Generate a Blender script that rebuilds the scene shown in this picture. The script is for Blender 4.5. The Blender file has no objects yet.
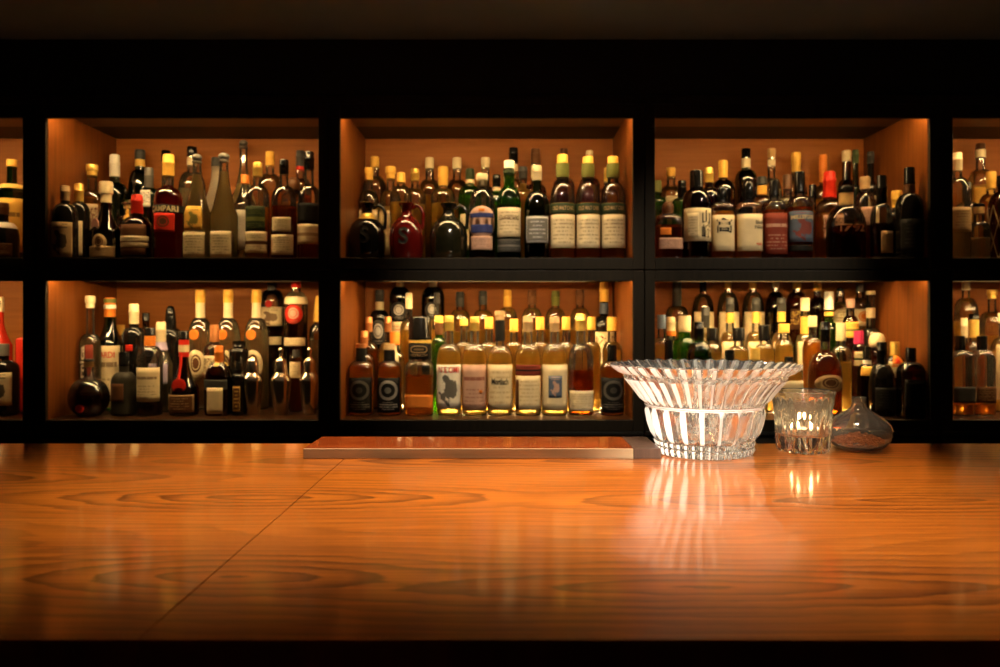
import bpy, bmesh, math, random
from mathutils import Vector

# ------------------------------------------------------------------ camera, light, exposure
SC = bpy.context.scene
COL = SC.collection
PI = math.pi
FPX, CX, HY, EYE = 807.0, 503.0, 320.0, 1.182      # focal length (px), vanishing point of a level view, eye height (m)
COUNTER = 1.0
cam_data = bpy.data.cameras.new('camera')
cam = bpy.data.objects.new('camera', cam_data)
COL.objects.link(cam)
cam.location = (0, 0, EYE)
cam.rotation_euler = (PI / 2, 0, 0)
cam_data.sensor_width = 36.0
cam_data.lens = FPX / 1000 * 36.0
cam_data.shift_x = -(CX - 500) / 1000
cam_data.shift_y = -(333.5 - HY) / 1000
cam_data.clip_start = 0.02
cam_data.dof.use_dof = True
cam_data.dof.focus_distance = 1.08
cam_data.dof.aperture_fstop = 8.0
SC.camera = cam

world = bpy.data.worlds.new('world')
world.use_nodes = True
world.node_tree.nodes['Background'].inputs[0].default_value = (0.012, 0.008, 0.004, 1)
world.node_tree.nodes['Background'].inputs[1].default_value = 0.3
SC.world = world

SC.view_settings.view_transform = 'Standard'
SC.view_settings.look = 'None'
SC.view_settings.gamma = 1.0
SC.view_settings.use_curve_mapping = False
SC.view_settings.exposure = 0.0
cy = SC.cycles
cy.use_denoising = True
cy.max_bounces = 26
cy.transmission_bounces = 24
cy.transparent_max_bounces = 40
cy.sample_clamp_indirect = 10.0
cy.caustics_refractive = True
cy.caustics_reflective = True
cy.glossy_bounces = 8
cy.diffuse_bounces = 4
cy.blur_glossy = 0.2

LED_POWER = 70.0
LED_ROW = dict(UA=.9, UL=1.0, UM=1.0, UR=.95, UZ=.9, LA=1.0, LL=.95, LM=.9, LR=.62, LZ=.8)
FILL_REAR = dict(LL=.5, LM=2.0, LR=1.8, LZ=1.0)  # added strips at mid-depth, out of view, to make the bottles glow
FILL_BASE = dict(LM=(2.6, 432, 600), LR=(2.0, 715, 845), LZ=(1.3, 962, 990))  # added strips on the shelf floor, lighting the bottles from below
LED_COLOR = (1.0, 0.66, 0.28)
SPOT_COLOR = (1.0, 0.82, 0.57)

def spot(name, loc, aim, watts, size, blend, radius, color=SPOT_COLOR):
    d = bpy.data.lights.new(name, 'SPOT')
    d.energy = watts; d.color = color; d.spot_size = math.radians(size); d.spot_blend = blend
    d.shadow_soft_size = radius
    o = bpy.data.objects.new(name, d); COL.objects.link(o)
    o.location = loc
    o.rotation_euler = (Vector(aim) - Vector(loc)).to_track_quat('-Z', 'Y').to_euler()
    return o

# recessed ceiling downlights over the bar
spot('bar_or_fill_spot', (0.29, 0.95, 1.99), (0.25, 0.86, 1.0), 112, 48, 1.0, 0.11)
spot('bar_or_fill_spot', (-0.20, 0.96, 1.99), (-0.20, 0.95, 1.0), 98, 52, 1.0, 0.07)
# two narrow fills added from the guests' side to whiten the crystal bowl
spot('bar_or_fill_spot', (0.02, 0.30, 1.99), (0.275, 1.10, 1.07), 200, 15, 1.0, 0.05, (1.0, .89, .72))
spot('bowl_fill_lamp', (-0.30, -0.70, 1.72), (0.272, 1.10, 1.065), 420, 9.5, .9, 0.05, (1.0, .90, .74))
# two fills added over the bartender's aisle to brighten the shelf labels
spot('bar_or_fill_spot', (0.06, 1.60, 1.98), (0.08, 2.45, 1.24), 30, 50, .8, 0.03)
spot('bar_or_fill_spot', (1.15, 1.55, 1.98), (0.66, 2.45, 1.26), 28, 44, .8, 0.03)

# ------------------------------------------------------------------ helpers
def px_x(px, y): return (px - CX) / FPX * y
def px_z(py, y): return EYE + (HY - py) / FPX * y

def mesh_obj(name, bm, mat, parent=None, smooth=True, angle=40):
    me = bpy.data.meshes.new(name)
    bmesh.ops.recalc_face_normals(bm, faces=bm.faces[:])
    bm.to_mesh(me); bm.free()
    for m in (mat if isinstance(mat, (list, tuple)) else [mat]):
        me.materials.append(m)
    if smooth:
        me.shade_smooth()
        if angle is not None:
            me.set_sharp_from_angle(angle=math.radians(angle))
    o = bpy.data.objects.new(name, me); COL.objects.link(o)
    if parent is not None: o.parent = parent
    return o

def empty(name, loc):
    o = bpy.data.objects.new(name, None); COL.objects.link(o)
    o.location = loc; o.empty_display_size = 0.03
    return o

def tag(o, label=None, cat=None, group=None, kind=None):
    if label: o['label'] = label
    if cat: o['category'] = cat
    if group: o['group'] = group
    if kind: o['kind'] = kind
    return o

def add_box(bm, x0, x1, y0, y1, z0, z1, bevel=0.0):
    r = bmesh.ops.create_cube(bm, size=1.0)
    vs = r['verts']
    for v in vs:
        v.co.x = (x0 + x1) / 2 + v.co.x * (x1 - x0)
        v.co.y = (y0 + y1) / 2 + v.co.y * (y1 - y0)
        v.co.z = (z0 + z1) / 2 + v.co.z * (z1 - z0)
    if bevel > 0:
        es = list({e for v in vs for e in v.link_edges})
        bmesh.ops.bevel(bm, geom=es, offset=bevel, segments=2, profile=0.5, affect='EDGES')

def box(name, x0, x1, y0, y1, z0, z1, mat, parent=None, bevel=0.0):
    bm = bmesh.new(); add_box(bm, x0, x1, y0, y1, z0, z1, bevel)
    return mesh_obj(name, bm, mat, parent, smooth=False)

def section(n, a):
    c, s = math.cos(a), math.sin(a)
    if n == 2: return c, s
    return math.copysign(abs(c) ** (2 / n), c), math.copysign(abs(s) ** (2 / n), s)

def add_lathe(bm, prof, seg=28, n=2.0, dep=1.0, nfun=None, center=(0, 0), close=True):
    """prof: list of (r, z) or (r, z, squareness 0..1); dep: depth of the section against its width"""
    rings = []
    for p in prof:
        r, z = p[0], p[1]
        q = p[2] if len(p) > 2 else 1.0
        nn = 2 + (n - 2) * q; dd = 1 + (dep - 1) * q
        ring = []
        for i in range(seg):
            c, s = section(nn, 2 * PI * (i + 0.5) / seg)
            ring.append(bm.verts.new((center[0] + r * c, center[1] + r * s * dd, z)))
        rings.append(ring)
    for a, b in zip(rings[:-1], rings[1:]):
        for i in range(seg):
            j = (i + 1) % seg
            bm.faces.new((a[i], a[j], b[j], b[i]))
    if close:
        bm.faces.new(list(reversed(rings[0])))
        bm.faces.new(rings[-1])
    return rings

def lathe(name, prof, mat, parent=None, seg=28, n=2.0, dep=1.0, close=True, angle=50):
    bm = bmesh.new(); add_lathe(bm, prof, seg, n, dep, close=close)
    return mesh_obj(name, bm, mat, parent, True, angle)

def add_tube(bm, pts, rad, seg=10):
    pts = [Vector(p) for p in pts]
    rings = []
    for i, p in enumerate(pts):
        t = (pts[min(i + 1, len(pts) - 1)] - pts[max(i - 1, 0)]).normalized()
        up = Vector((0, 1, 0)) if abs(t.y) < 0.9 else Vector((1, 0, 0))
        a = t.cross(up).normalized(); b = t.cross(a).normalized()
        r = rad[i] if isinstance(rad, (list, tuple)) else rad
        rings.append([bm.verts.new(p + a * r * math.cos(2 * PI * k / seg) + b * r * math.sin(2 * PI * k / seg)) for k in range(seg)])
    for A, B in zip(rings[:-1], rings[1:]):
        for k in range(seg):
            j = (k + 1) % seg
            bm.faces.new((A[k], A[j], B[j], B[k]))
    bm.faces.new(rings[0]); bm.faces.new(list(reversed(rings[-1])))

# ------------------------------------------------------------------ materials
class NT:
    def __init__(s, name):
        s.m = bpy.data.materials.new(name); s.m.use_nodes = True
        s.t = s.m.node_tree; s.t.nodes.clear()
        s.out = s.n('ShaderNodeOutputMaterial')
    def n(s, typ, **kw):
        nd = s.t.nodes.new(typ)
        for k, v in kw.items(): setattr(nd, k, v)
        return nd
    def link(s, a, b): s.t.links.new(a, b)
    def math(s, op, a, b=None, c=None):
        nd = s.n('ShaderNodeMath', operation=op)
        for i, v in enumerate((a, b, c)):
            if v is None: continue
            if isinstance(v, (int, float)): nd.inputs[i].default_value = v
            else: s.link(v, nd.inputs[i])
        return nd.outputs[0]
    def mixc(s, f, a, b):
        nd = s.n('ShaderNodeMix', data_type='RGBA')
        for sock, v in ((nd.inputs['Factor'], f), (nd.inputs[6], a), (nd.inputs[7], b)):
            if isinstance(v, (int, float)): sock.default_value = v
            elif isinstance(v, tuple): sock.default_value = (*v[:3], 1)
            else: s.link(v, sock)
        return nd.outputs[2]
    def done(s, shader): s.link(shader, s.out.inputs['Surface']); return s.m

def principled(name, color, rough=0.5, metal=0.0, spec=0.5, coat=0.0, coat_rough=0.1, noise=0.0, scale=60, sss=0.0):
    t = NT(name); p = t.n('ShaderNodeBsdfPrincipled')
    p.inputs['Base Color'].default_value = (*color, 1)
    p.inputs['Roughness'].default_value = rough
    p.inputs['Metallic'].default_value = metal
    p.inputs['Specular IOR Level'].default_value = spec
    p.inputs['Coat Weight'].default_value = coat
    p.inputs['Coat Roughness'].default_value = coat_rough
    if noise > 0:
        tc = t.n('ShaderNodeTexCoord'); nz = t.n('ShaderNodeTexNoise')
        nz.inputs['Scale'].default_value = scale; nz.inputs['Detail'].default_value = 4
        t.link(tc.outputs['Object'], nz.inputs['Vector'])
        c = t.mixc(nz.outputs['Fac'], tuple(v * (1 - noise) for v in color), tuple(min(1, v * (1 + noise)) for v in color))
        t.link(c, p.inputs['Base Color'])
    return t.done(p.outputs[0])

def wood(name, c0, c1, axis='x', rough=0.45, scale=1.0, coat=0.0):
    """straight stretched grain along an axis of the object"""
    t = NT(name); tc = t.n('ShaderNodeTexCoord'); mp = t.n('ShaderNodeMapping')
    sc = {'x': (1.2, 30, 30), 'y': (30, 1.2, 30), 'z': (30, 30, 1.2)}[axis]
    mp.inputs['Scale'].default_value = tuple(v * scale for v in sc)
    t.link(tc.outputs['Object'], mp.inputs['Vector'])
    n1 = t.n('ShaderNodeTexNoise'); n1.inputs['Scale'].default_value = 2.2; n1.inputs['Detail'].default_value = 6; n1.inputs['Roughness'].default_value = 0.65
    t.link(mp.outputs[0], n1.inputs['Vector'])
    rp = t.n('ShaderNodeValToRGB'); rp.color_ramp.elements[0].position = 0.3; rp.color_ramp.elements[1].position = 0.72
    rp.color_ramp.elements[0].color = (*c0, 1); rp.color_ramp.elements[1].color = (*c1, 1)
    t.link(n1.outputs['Fac'], rp.inputs['Fac'])
    p = t.n('ShaderNodeBsdfPrincipled'); t.link(rp.outputs[0], p.inputs['Base Color'])
    p.inputs['Roughness'].default_value = rough; p.inputs['Coat Weight'].default_value = coat; p.inputs['Specular IOR Level'].default_value = .18
    bp = t.n('ShaderNodeBump'); bp.inputs['Strength'].default_value = 0.08; bp.inputs['Distance'].default_value = 0.002
    t.link(n1.outputs['Fac'], bp.inputs['Height']); t.link(bp.outputs[0], p.inputs['Normal'])
    return t.done(p.outputs[0])

def counter_wood(name):
    """plain-sawn boards: long nested cathedral rings inside straight grain, under satin varnish"""
    t = NT(name); geo = t.n('ShaderNodeNewGeometry'); sp = t.n('ShaderNodeSeparateXYZ')
    t.link(geo.outputs['Position'], sp.inputs[0]); X, Y = sp.outputs[0], sp.outputs[1]
    mp = t.n('ShaderNodeMapping'); mp.inputs['Scale'].default_value = (2.2, 7, 1); t.link(geo.outputs['Position'], mp.inputs['Vector'])
    nz = t.n('ShaderNodeTexNoise'); nz.inputs['Scale'].default_value = 1.4; nz.inputs['Detail'].default_value = 3.5; nz.inputs['Roughness'].default_value = .55; t.link(mp.outputs[0], nz.inputs['Vector'])
    mpr = t.n('ShaderNodeMapping'); mpr.inputs['Scale'].default_value = (26, 55, 1); t.link(geo.outputs['Position'], mpr.inputs['Vector'])
    rag = t.n('ShaderNodeTexNoise'); rag.inputs['Scale'].default_value = 1.0; rag.inputs['Detail'].default_value = 3; t.link(mpr.outputs[0], rag.inputs['Vector'])
    best = None
    for (x0, y0, el) in ((-.25, .828, 4.4), (-.19, .572, 3.6), (.14, .550, 7.0), (.44, .815, 6.5), (-.78, .93, 6), (.16, 1.04, 9.0), (.85, .62, 6), (-.85, .66, 6), (1.0, 1.02, 8)):
        dx = t.math('DIVIDE', t.math('SUBTRACT', X, x0), el)
        dy = t.math('SUBTRACT', Y, y0)
        d = t.math('SQRT', t.math('ADD', t.math('MULTIPLY', dx, dx), t.math('MULTIPLY', dy, dy)))
        best = d if best is None else t.math('SMOOTH_MIN', best, d, 0.02)
    d = t.math('ADD', best, t.math('MULTIPLY', t.math('SUBTRACT', nz.outputs['Fac'], 0.5), 0.030))
    d = t.math('ADD', d, t.math('MULTIPLY', t.math('SUBTRACT', rag.outputs['Fac'], 0.5), 0.009))
    ring = t.math('FRACT', t.math('MULTIPLY', d, 74.0))
    tail = t.math('SUBTRACT', 1.0, t.math('MULTIPLY', t.math('MAXIMUM', t.math('SUBTRACT', ring, .90), 0.0), 10.0))
    line = t.math('MULTIPLY', t.math('POWER', ring, 1.9), tail)
    fade = t.n('ShaderNodeMapRange'); fade.inputs['From Min'].default_value = 0.035; fade.inputs['From Max'].default_value = 0.085
    fade.inputs['To Min'].default_value = 1.0; fade.inputs['To Max'].default_value = 0.42
    t.link(best, fade.inputs['Value'])
    line = t.math('MULTIPLY', line, fade.outputs[0])
    mp2 = t.n('ShaderNodeMapping'); mp2.inputs['Scale'].default_value = (5, 260, 1); t.link(geo.outputs['Position'], mp2.inputs['Vector'])
    fine = t.n('ShaderNodeTexNoise'); fine.inputs['Scale'].default_value = 1.0; fine.inputs['Detail'].default_value = 4; t.link(mp2.outputs[0], fine.inputs['Vector'])
    mp3 = t.n('ShaderNodeMapping'); mp3.inputs['Scale'].default_value = (1.2, 14, 1); t.link(geo.outputs['Position'], mp3.inputs['Vector'])
    broad = t.n('ShaderNodeTexNoise'); broad.inputs['Scale'].default_value = 1.0; broad.inputs['Detail'].default_value = 3; t.link(mp3.outputs[0], broad.inputs['Vector'])
    base = t.mixc(broad.outputs['Fac'], (.48, .112, .007), (.72, .205, .014))
    fr = t.n('ShaderNodeMapRange'); fr.inputs['From Min'].default_value = .42; fr.inputs['From Max'].default_value = .72; fr.inputs['To Max'].default_value = .8
    t.link(fine.outputs['Fac'], fr.inputs['Value'])
    c = t.mixc(fr.outputs[0], base, (.20, .045, .004))
    c = t.mixc(t.math('MULTIPLY', line, 0.95), c, (.055, .011, .001))
    p = t.n('ShaderNodeBsdfPrincipled'); t.link(c, p.inputs['Base Color'])
    p.inputs['Roughness'].default_value = 0.33; p.inputs['Specular IOR Level'].default_value = 0.45
    p.inputs['Coat Weight'].default_value = 1.0; p.inputs['Coat Roughness'].default_value = 0.11
    bp = t.n('ShaderNodeBump'); bp.inputs['Strength'].default_value = 0.12; bp.inputs['Distance'].default_value = 0.0006
    t.link(fine.outputs['Fac'], bp.inputs['Height']); t.link(bp.outputs[0], p.inputs['Normal'])
    return t.done(p.outputs[0])

def emission(name, color, strength):
    t = NT(name); e = t.n('ShaderNodeEmission'); e.inputs[0].default_value = (*color, 1); e.inputs[1].default_value = strength
    return t.done(e.outputs[0])

def thin_glass(name, tint, glow=0.0, gcol=None, rough=0.05):
    """blown bottle glass: a thin coloured wall that lets light through and mirrors the lamps by Fresnel"""
    t = NT(name)
    lw = t.n('ShaderNodeLayerWeight'); lw.inputs['Blend'].default_value = 0.30
    col = t.mixc(lw.outputs['Facing'], tint, tuple(v ** 2.0 * .78 for v in tint))
    tr = t.n('ShaderNodeBsdfTransparent'); t.link(col, tr.inputs[0])
    gl = t.n('ShaderNodeBsdfGlossy'); gl.inputs['Roughness'].default_value = rough
    fr = t.n('ShaderNodeFresnel'); fr.inputs['IOR'].default_value = 2.0
    m1 = t.n('ShaderNodeMixShader'); t.link(fr.outputs[0], m1.inputs[0]); t.link(tr.outputs[0], m1.inputs[1]); t.link(gl.outputs[0], m1.inputs[2])
    if glow <= 0: return t.done(m1.outputs[0])
    tl = t.n('ShaderNodeBsdfTranslucent'); tl.inputs[0].default_value = (*(gcol or tint), 1)
    m2 = t.n('ShaderNodeMixShader'); m2.inputs[0].default_value = glow
    t.link(m1.outputs[0], m2.inputs[1]); t.link(tl.outputs[0], m2.inputs[2])
    return t.done(m2.outputs[0])

def liquid_mat(name, tint, glow=0.1, gcol=None):
    """spirit in the bottle: refracts what lies behind it, and scatters some of the light that falls in"""
    t = NT(name)
    gl = t.n('ShaderNodeBsdfGlass'); gl.inputs['Color'].default_value = (*tint, 1); gl.inputs['IOR'].default_value = 1.36
    tr = t.n('ShaderNodeBsdfTransparent'); tr.inputs[0].default_value = (*tint, 1)
    m0 = t.n('ShaderNodeMixShader'); m0.inputs[0].default_value = 0.45; t.link(gl.outputs[0], m0.inputs[1]); t.link(tr.outputs[0], m0.inputs[2])
    tl = t.n('ShaderNodeBsdfTranslucent'); tl.inputs[0].default_value = (*(gcol or tint), 1)
    m = t.n('ShaderNodeMixShader'); m.inputs[0].default_value = glow
    t.link(m0.outputs[0], m.inputs[1]); t.link(tl.outputs[0], m.inputs[2])
    return t.done(m.outputs[0])

COLORS = dict(cream=(.74, .60, .36), white=(.82, .76, .64), tan=(.42, .27, .13), yellow=(.80, .45, .08), black=(.012, .011, .010), grey=(.17, .16, .14),
    dgrey=(.05, .048, .045), green=(.15, .16, .04), dgreen=(.035, .05, .02), red=(.62, .03, .015), blue=(.035, .045, .15), pink=(.72, .36, .28), orange=(.75, .22, .03),
    brown=(.12, .05, .02), cork=(.55, .33, .13), copper=(.55, .22, .08), magenta=(.5, .03, .11), lilac=(.45, .38, .55), gold=(.80, .52, .12), silver=(.55, .53, .50), wine=(.20, .035, .02), slate=(.10, .13, .19), rose=(.55, .33, .24))
CACHE = {}
def paint(col, rough=0.5, metal=0.0):
    k = ('paint', col, rough, metal)
    if k not in CACHE: CACHE[k] = principled('paint_' + col, COLORS[col], rough, metal, spec=.2, noise=0.12)
    return CACHE[k]
CAPMAT = dict(cork=lambda: paint('cork', .75), tan=lambda: paint('tan', .6), gold=lambda: paint('gold', .32, .55), yellow=lambda: paint('yellow', .45), cream=lambda: paint('cream', .5),
    black=lambda: principled('black_cap', (.006, .0055, .005), .16, spec=.35), white=lambda: paint('white', .4), red=lambda: paint('red', .35), orange=lambda: paint('orange', .45), copper=lambda: paint('copper', .35, .5),
    grey=lambda: paint('grey', .4, .3), dgrey=lambda: paint('dgrey', .35), silver=lambda: paint('silver', .25, .9), green=lambda: paint('green', .4), dgreen=lambda: paint('dgreen', .4),
    brown=lambda: paint('brown', .35), magenta=lambda: paint('magenta', .35), pink=lambda: paint('pink', .5), lilac=lambda: paint('lilac', .45), blue=lambda: paint('blue', .4), wine=lambda: paint('wine', .4), rose=lambda: paint('rose', .45), slate=lambda: paint('slate', .45))

def label_mat(style, paper, ink):
    k = ('label', style, paper, ink)
    if k in CACHE: return CACHE[k]
    t = NT('label_%s_%s_%s' % k[1:]); P, I = COLORS[paper], COLORS[ink]
    uv = t.n('ShaderNodeTexCoord'); sp = t.n('ShaderNodeSeparateXYZ'); t.link(uv.outputs['UV'], sp.inputs[0]); U, V = sp.outputs[0], sp.outputs[1]
    nz = t.n('ShaderNodeTexNoise'); nz.inputs['Scale'].default_value = 5; nz.inputs['Detail'].default_value = 3; t.link(uv.outputs['UV'], nz.inputs['Vector'])
    col = t.mixc(nz.outputs['Fac'], tuple(v * .86 for v in P), tuple(min(1, v * 1.1) for v in P))
    def between(x, a, b): return t.math('MULTIPLY', t.math('GREATER_THAN', x, a), t.math('LESS_THAN', x, b))
    def rows(count, u0, u1, v0, v1, dens, weight, off=0.0):
        vi = t.math('MULTIPLY', V, count); fl = t.math('FLOOR', vi); fr = t.math('FRACT', vi)
        cb = t.n('ShaderNodeCombineXYZ'); t.link(t.math('MULTIPLY', U, 26), cb.inputs[0]); t.link(t.math('MULTIPLY', fl, 7.31), cb.inputs[1]); cb.inputs[2].default_value = off
        n2 = t.n('ShaderNodeTexNoise'); n2.inputs['Scale'].default_value = 1; n2.inputs['Detail'].default_value = 1; t.link(cb.outputs[0], n2.inputs['Vector'])
        wb = t.n('ShaderNodeTexWhiteNoise', noise_dimensions='1D'); t.link(t.math('ADD', fl, off), wb.inputs['W'])
        half = t.math('MULTIPLY_ADD', wb.outputs['Value'], (u1 - u0) * .24, (u1 - u0) * .24)
        inside = t.math('LESS_THAN', t.math('ABSOLUTE', t.math('SUBTRACT', U, (u0 + u1) / 2)), half)
        m = t.math('MULTIPLY', between(fr, .28, .68), t.math('GREATER_THAN', n2.outputs['Fac'], dens))
        m = t.math('MULTIPLY', t.math('MULTIPLY', m, inside), between(V, v0, v1))
        return t.math('MULTIPLY', m, weight)
    def put(mask, c): 
        nonlocal col
        col = t.mixc(mask, col, c)
    du = t.math('SUBTRACT', U, .5)
    def dist(v0, asp):
        dv = t.math('MULTIPLY', t.math('SUBTRACT', V, v0), asp)
        return t.math('SQRT', t.math('ADD', t.math('MULTIPLY', du, du), t.math('MULTIPLY', dv, dv)))
    if style == 'text':
        put(rows(9, .08, .92, .10, .90, .47, .5), I)
    elif style == 'title':
        put(rows(12, .10, .90, .08, .52, .46, .45), I); put(rows(5, .05, .95, .60, .80, .38, .75, 3.1), I)
    elif style == 'ring':
        d = dist(.64, 1.35); put(between(d, .27, .38), tuple(v * .55 for v in I)); put(t.math('LESS_THAN', d, .12), tuple(v * .3 for v in I))
        put(rows(15, .08, .92, .08, .30, .40, .7), I)
    elif style == 'blot':
        bn = t.n('ShaderNodeTexNoise'); bn.inputs['Scale'].default_value = 3.2; bn.inputs['Detail'].default_value = 5; t.link(uv.outputs['UV'], bn.inputs['Vector'])
        d = dist(.42, 1.0); m = t.math('GREATER_THAN', t.math('ADD', bn.outputs['Fac'], t.math('MULTIPLY', t.math('SUBTRACT', .38, d), .9)), .60)
        put(t.math('MULTIPLY', m, .85), I); put(rows(9, .1, .9, .82, .95, .4, .7), I)
    elif style == 'band':
        put(between(V, .40, .56), I); put(rows(12, .1, .9, .66, .94, .45, .5), I); put(rows(12, .1, .9, .06, .3, .45, .5), I)
    elif style == 'frame':
        mx = t.math('MAXIMUM', t.math('ABSOLUTE', du), t.math('ABSOLUTE', t.math('SUBTRACT', V, .5)))
        put(between(mx, .42, .47), I); put(rows(7, .14, .86, .15, .85, .42, .7), I)
    elif style == 'emblem':
        d = dist(.55, .9); put(t.math('LESS_THAN', d, .27), I); put(between(d, .17, .20), P); put(rows(10, .1, .9, .04, .2, .42, .7), I)
    elif style == 'scrawl':
        wv = t.n('ShaderNodeTexNoise'); wv.inputs['Scale'].default_value = 6; wv.inputs['Detail'].default_value = 2; wv.inputs['Distortion'].default_value = 1.4; t.link(uv.outputs['UV'], wv.inputs['Vector'])
        m = t.math('MULTIPLY', between(wv.outputs['Fac'], .47, .54), between(V, .25, .9)); put(m, I)
    p = t.n('ShaderNodeBsdfPrincipled'); t.link(col, p.inputs['Base Color']); p.inputs['Roughness'].default_value = .6; p.inputs['Specular IOR Level'].default_value = .12
    m = t.done(p.outputs[0]); CACHE[k] = m
    return m

GLASS = dict(
    clear=lambda: thin_glass('clear_glass', (.985, .98, .95), .015, (1, .95, .8)),
    milk=lambda: thin_glass('frosted_glass', (.92, .90, .80), .9, (.98, .95, .82), .3),
    green=lambda: thin_glass('green_glass', (.32, .66, .16), .12, (.14, .62, .05)),
    dgreen=lambda: thin_glass('dark_green_glass', (.10, .26, .06), .04, (.05, .28, .03)),
    olive=lambda: principled('olive_glaze', (.012, .011, .005), .16, coat=.6),
    brown=lambda: thin_glass('brown_glass', (.30, .12, .04), .03, (.3, .1, .02)),
    dark=lambda: principled('dark_bottle_glass', (.007, .006, .005), .06, spec=.5),
    matte=lambda: principled('matte_dark_bottle', (.030, .026, .018), .5, spec=.2),
    black=lambda: principled('black_glaze', (.003, .003, .003), .10, spec=.4, coat=.4),
    redglaze=lambda: principled('red_glaze', (.11, .005, .004), .13, coat=.5),
    redbottle=lambda: principled('red_bottle', (.50, .025, .012), .18, coat=.4))
def glass(k):
    if ('g', k) not in CACHE: CACHE[('g', k)] = GLASS[k]()
    return CACHE[('g', k)]
LIQ = dict(pale=((.99, .86, .46), .68, (1, .78, .30)), whisky=((.96, .62, .18), .42, (1, .55, .10)), amber=((.80, .34, .06), .25, (.8, .27, .035)), dark=((.38, .13, .025), .08, (.35, .09, .012)),
    grappa=((.985, .95, .80), .62, (1, .90, .58)), red=((.80, .06, .03), .30, (.80, .035, .018)), water=((.985, .97, .90), .26, (1, .93, .72)), orange=((.88, .30, .05), .4, (.85, .18, .03)), pinkish=((.88, .36, .28), .3, (.8, .25, .2)), lime=((.85, .90, .40), .3, (.62, .70, .12)))
def liquid(k):
    if ('l', k) not in CACHE: CACHE[('l', k)] = liquid_mat(k + '_liquid', *LIQ[k])
    return CACHE[('l', k)]
# ------------------------------------------------------------------ the setting
F = 2.41                      # front plane of the shelf cabinets
BACK = 2.865
def fx(px): return px_x(px, F)
def fz(py): return px_z(py, F)

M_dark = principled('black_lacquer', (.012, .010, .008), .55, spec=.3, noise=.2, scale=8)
M_matte = principled('matt_black', (.012, .010, .008), .9, spec=.0)
M_frame = wood('ebonised_wood', (.014, .0105, .007), (.026, .019, .012), 'z', .5)
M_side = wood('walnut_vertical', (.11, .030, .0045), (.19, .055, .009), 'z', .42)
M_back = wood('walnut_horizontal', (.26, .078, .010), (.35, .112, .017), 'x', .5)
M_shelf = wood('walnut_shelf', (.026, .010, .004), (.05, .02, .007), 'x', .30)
M_front_top = wood('walnut_ceiling', (.10, .055, .022), (.16, .085, .035), 'x', .4)
M_plaster = principled('ceiling_plaster', (.38, .48, .57), .9, noise=.06, scale=14)
M_wall = principled('wall_paint', (.05, .042, .034), .85, noise=.1, scale=9)
M_floor = wood('floor_boards', (.02, .012, .007), (.04, .024, .013), 'y', .5)
M_strips = {k: emission('warm_light_strip', LED_COLOR, LED_POWER * v) for k, v in LED_ROW.items()}

CEIL = fz(38) 
def struct(name, *a, **k):
    return tag(box(name, *a, **k), kind='structure')
struct('floor', -2.9, 2.9, -2.0, 3.0, -0.05, 0, M_floor)
struct('ceiling', -2.9, 2.9, -2.0, 3.0, CEIL, CEIL + .05, M_plaster)
struct('wall_back', -2.9, 2.9, 2.90, 3.0, 0, CEIL, M_dark)
struct('wall_left', -2.95, -2.9, -2.0, 3.0, 0, CEIL, M_wall)
struct('wall_right', 2.9, 2.95, -2.0, 3.0, 0, CEIL, M_wall)
struct('wall_front', -2.9, 2.9, -2.05, -2.0, 0, CEIL, M_wall)
struct('trim_1', -2.9, 2.9, F + .012, 2.90, fz(95), CEIL, M_dark)                       # black bulkhead over the cabinets
struct('trim_2', -2.9, 2.9, F - .012, 2.90, fz(104.5), fz(96.5), M_frame, bevel=.002)    # crown rail

# ------------------------------------------------------------------ shelf cabinets
TH = .033
GAPS = [-262, 34, 328.5, 644.6, 941.5, 1237]
UP = (fz(269.2), fz(105.6) + .012)     # outer bottom, outer top of the upper row
LO = (fz(431.5), fz(270.3))
FLOOR_U, FLOOR_L = fz(257.8), fz(420)
BAYS = {}
CABS = [('UA', 0, 1, 'shelf cabinet cut by the photo edge, holding the tall yellow-label bottle'), ('UL', 1, 1, 'upper shelf cabinet holding the red aperitif bottle and clear grappa bottles'),
        ('UM', 2, 1, 'upper shelf cabinet holding three ceramic jugs and green whisky bottles'), ('UR', 3, 1, 'upper shelf cabinet holding the red wax bottle and bourbon decanter'),
        ('UZ', 4, 1, 'shelf cabinet cut by the photo edge, holding the netted red bottle'),
        ('LA', 0, 0, 'lower shelf cabinet cut by the photo edge, holding the red round bottle'), ('LL', 1, 0, 'lower shelf cabinet holding steel shakers and gold-foil bottles'),
        ('LM', 2, 0, 'lower shelf cabinet tightly packed with pale whisky bottles'), ('LR', 3, 0, 'lower shelf cabinet seen behind the crystal bowl and tumbler'),
        ('LZ', 4, 0, 'lower shelf cabinet cut by the photo edge, holding two square clear bottles')]
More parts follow.
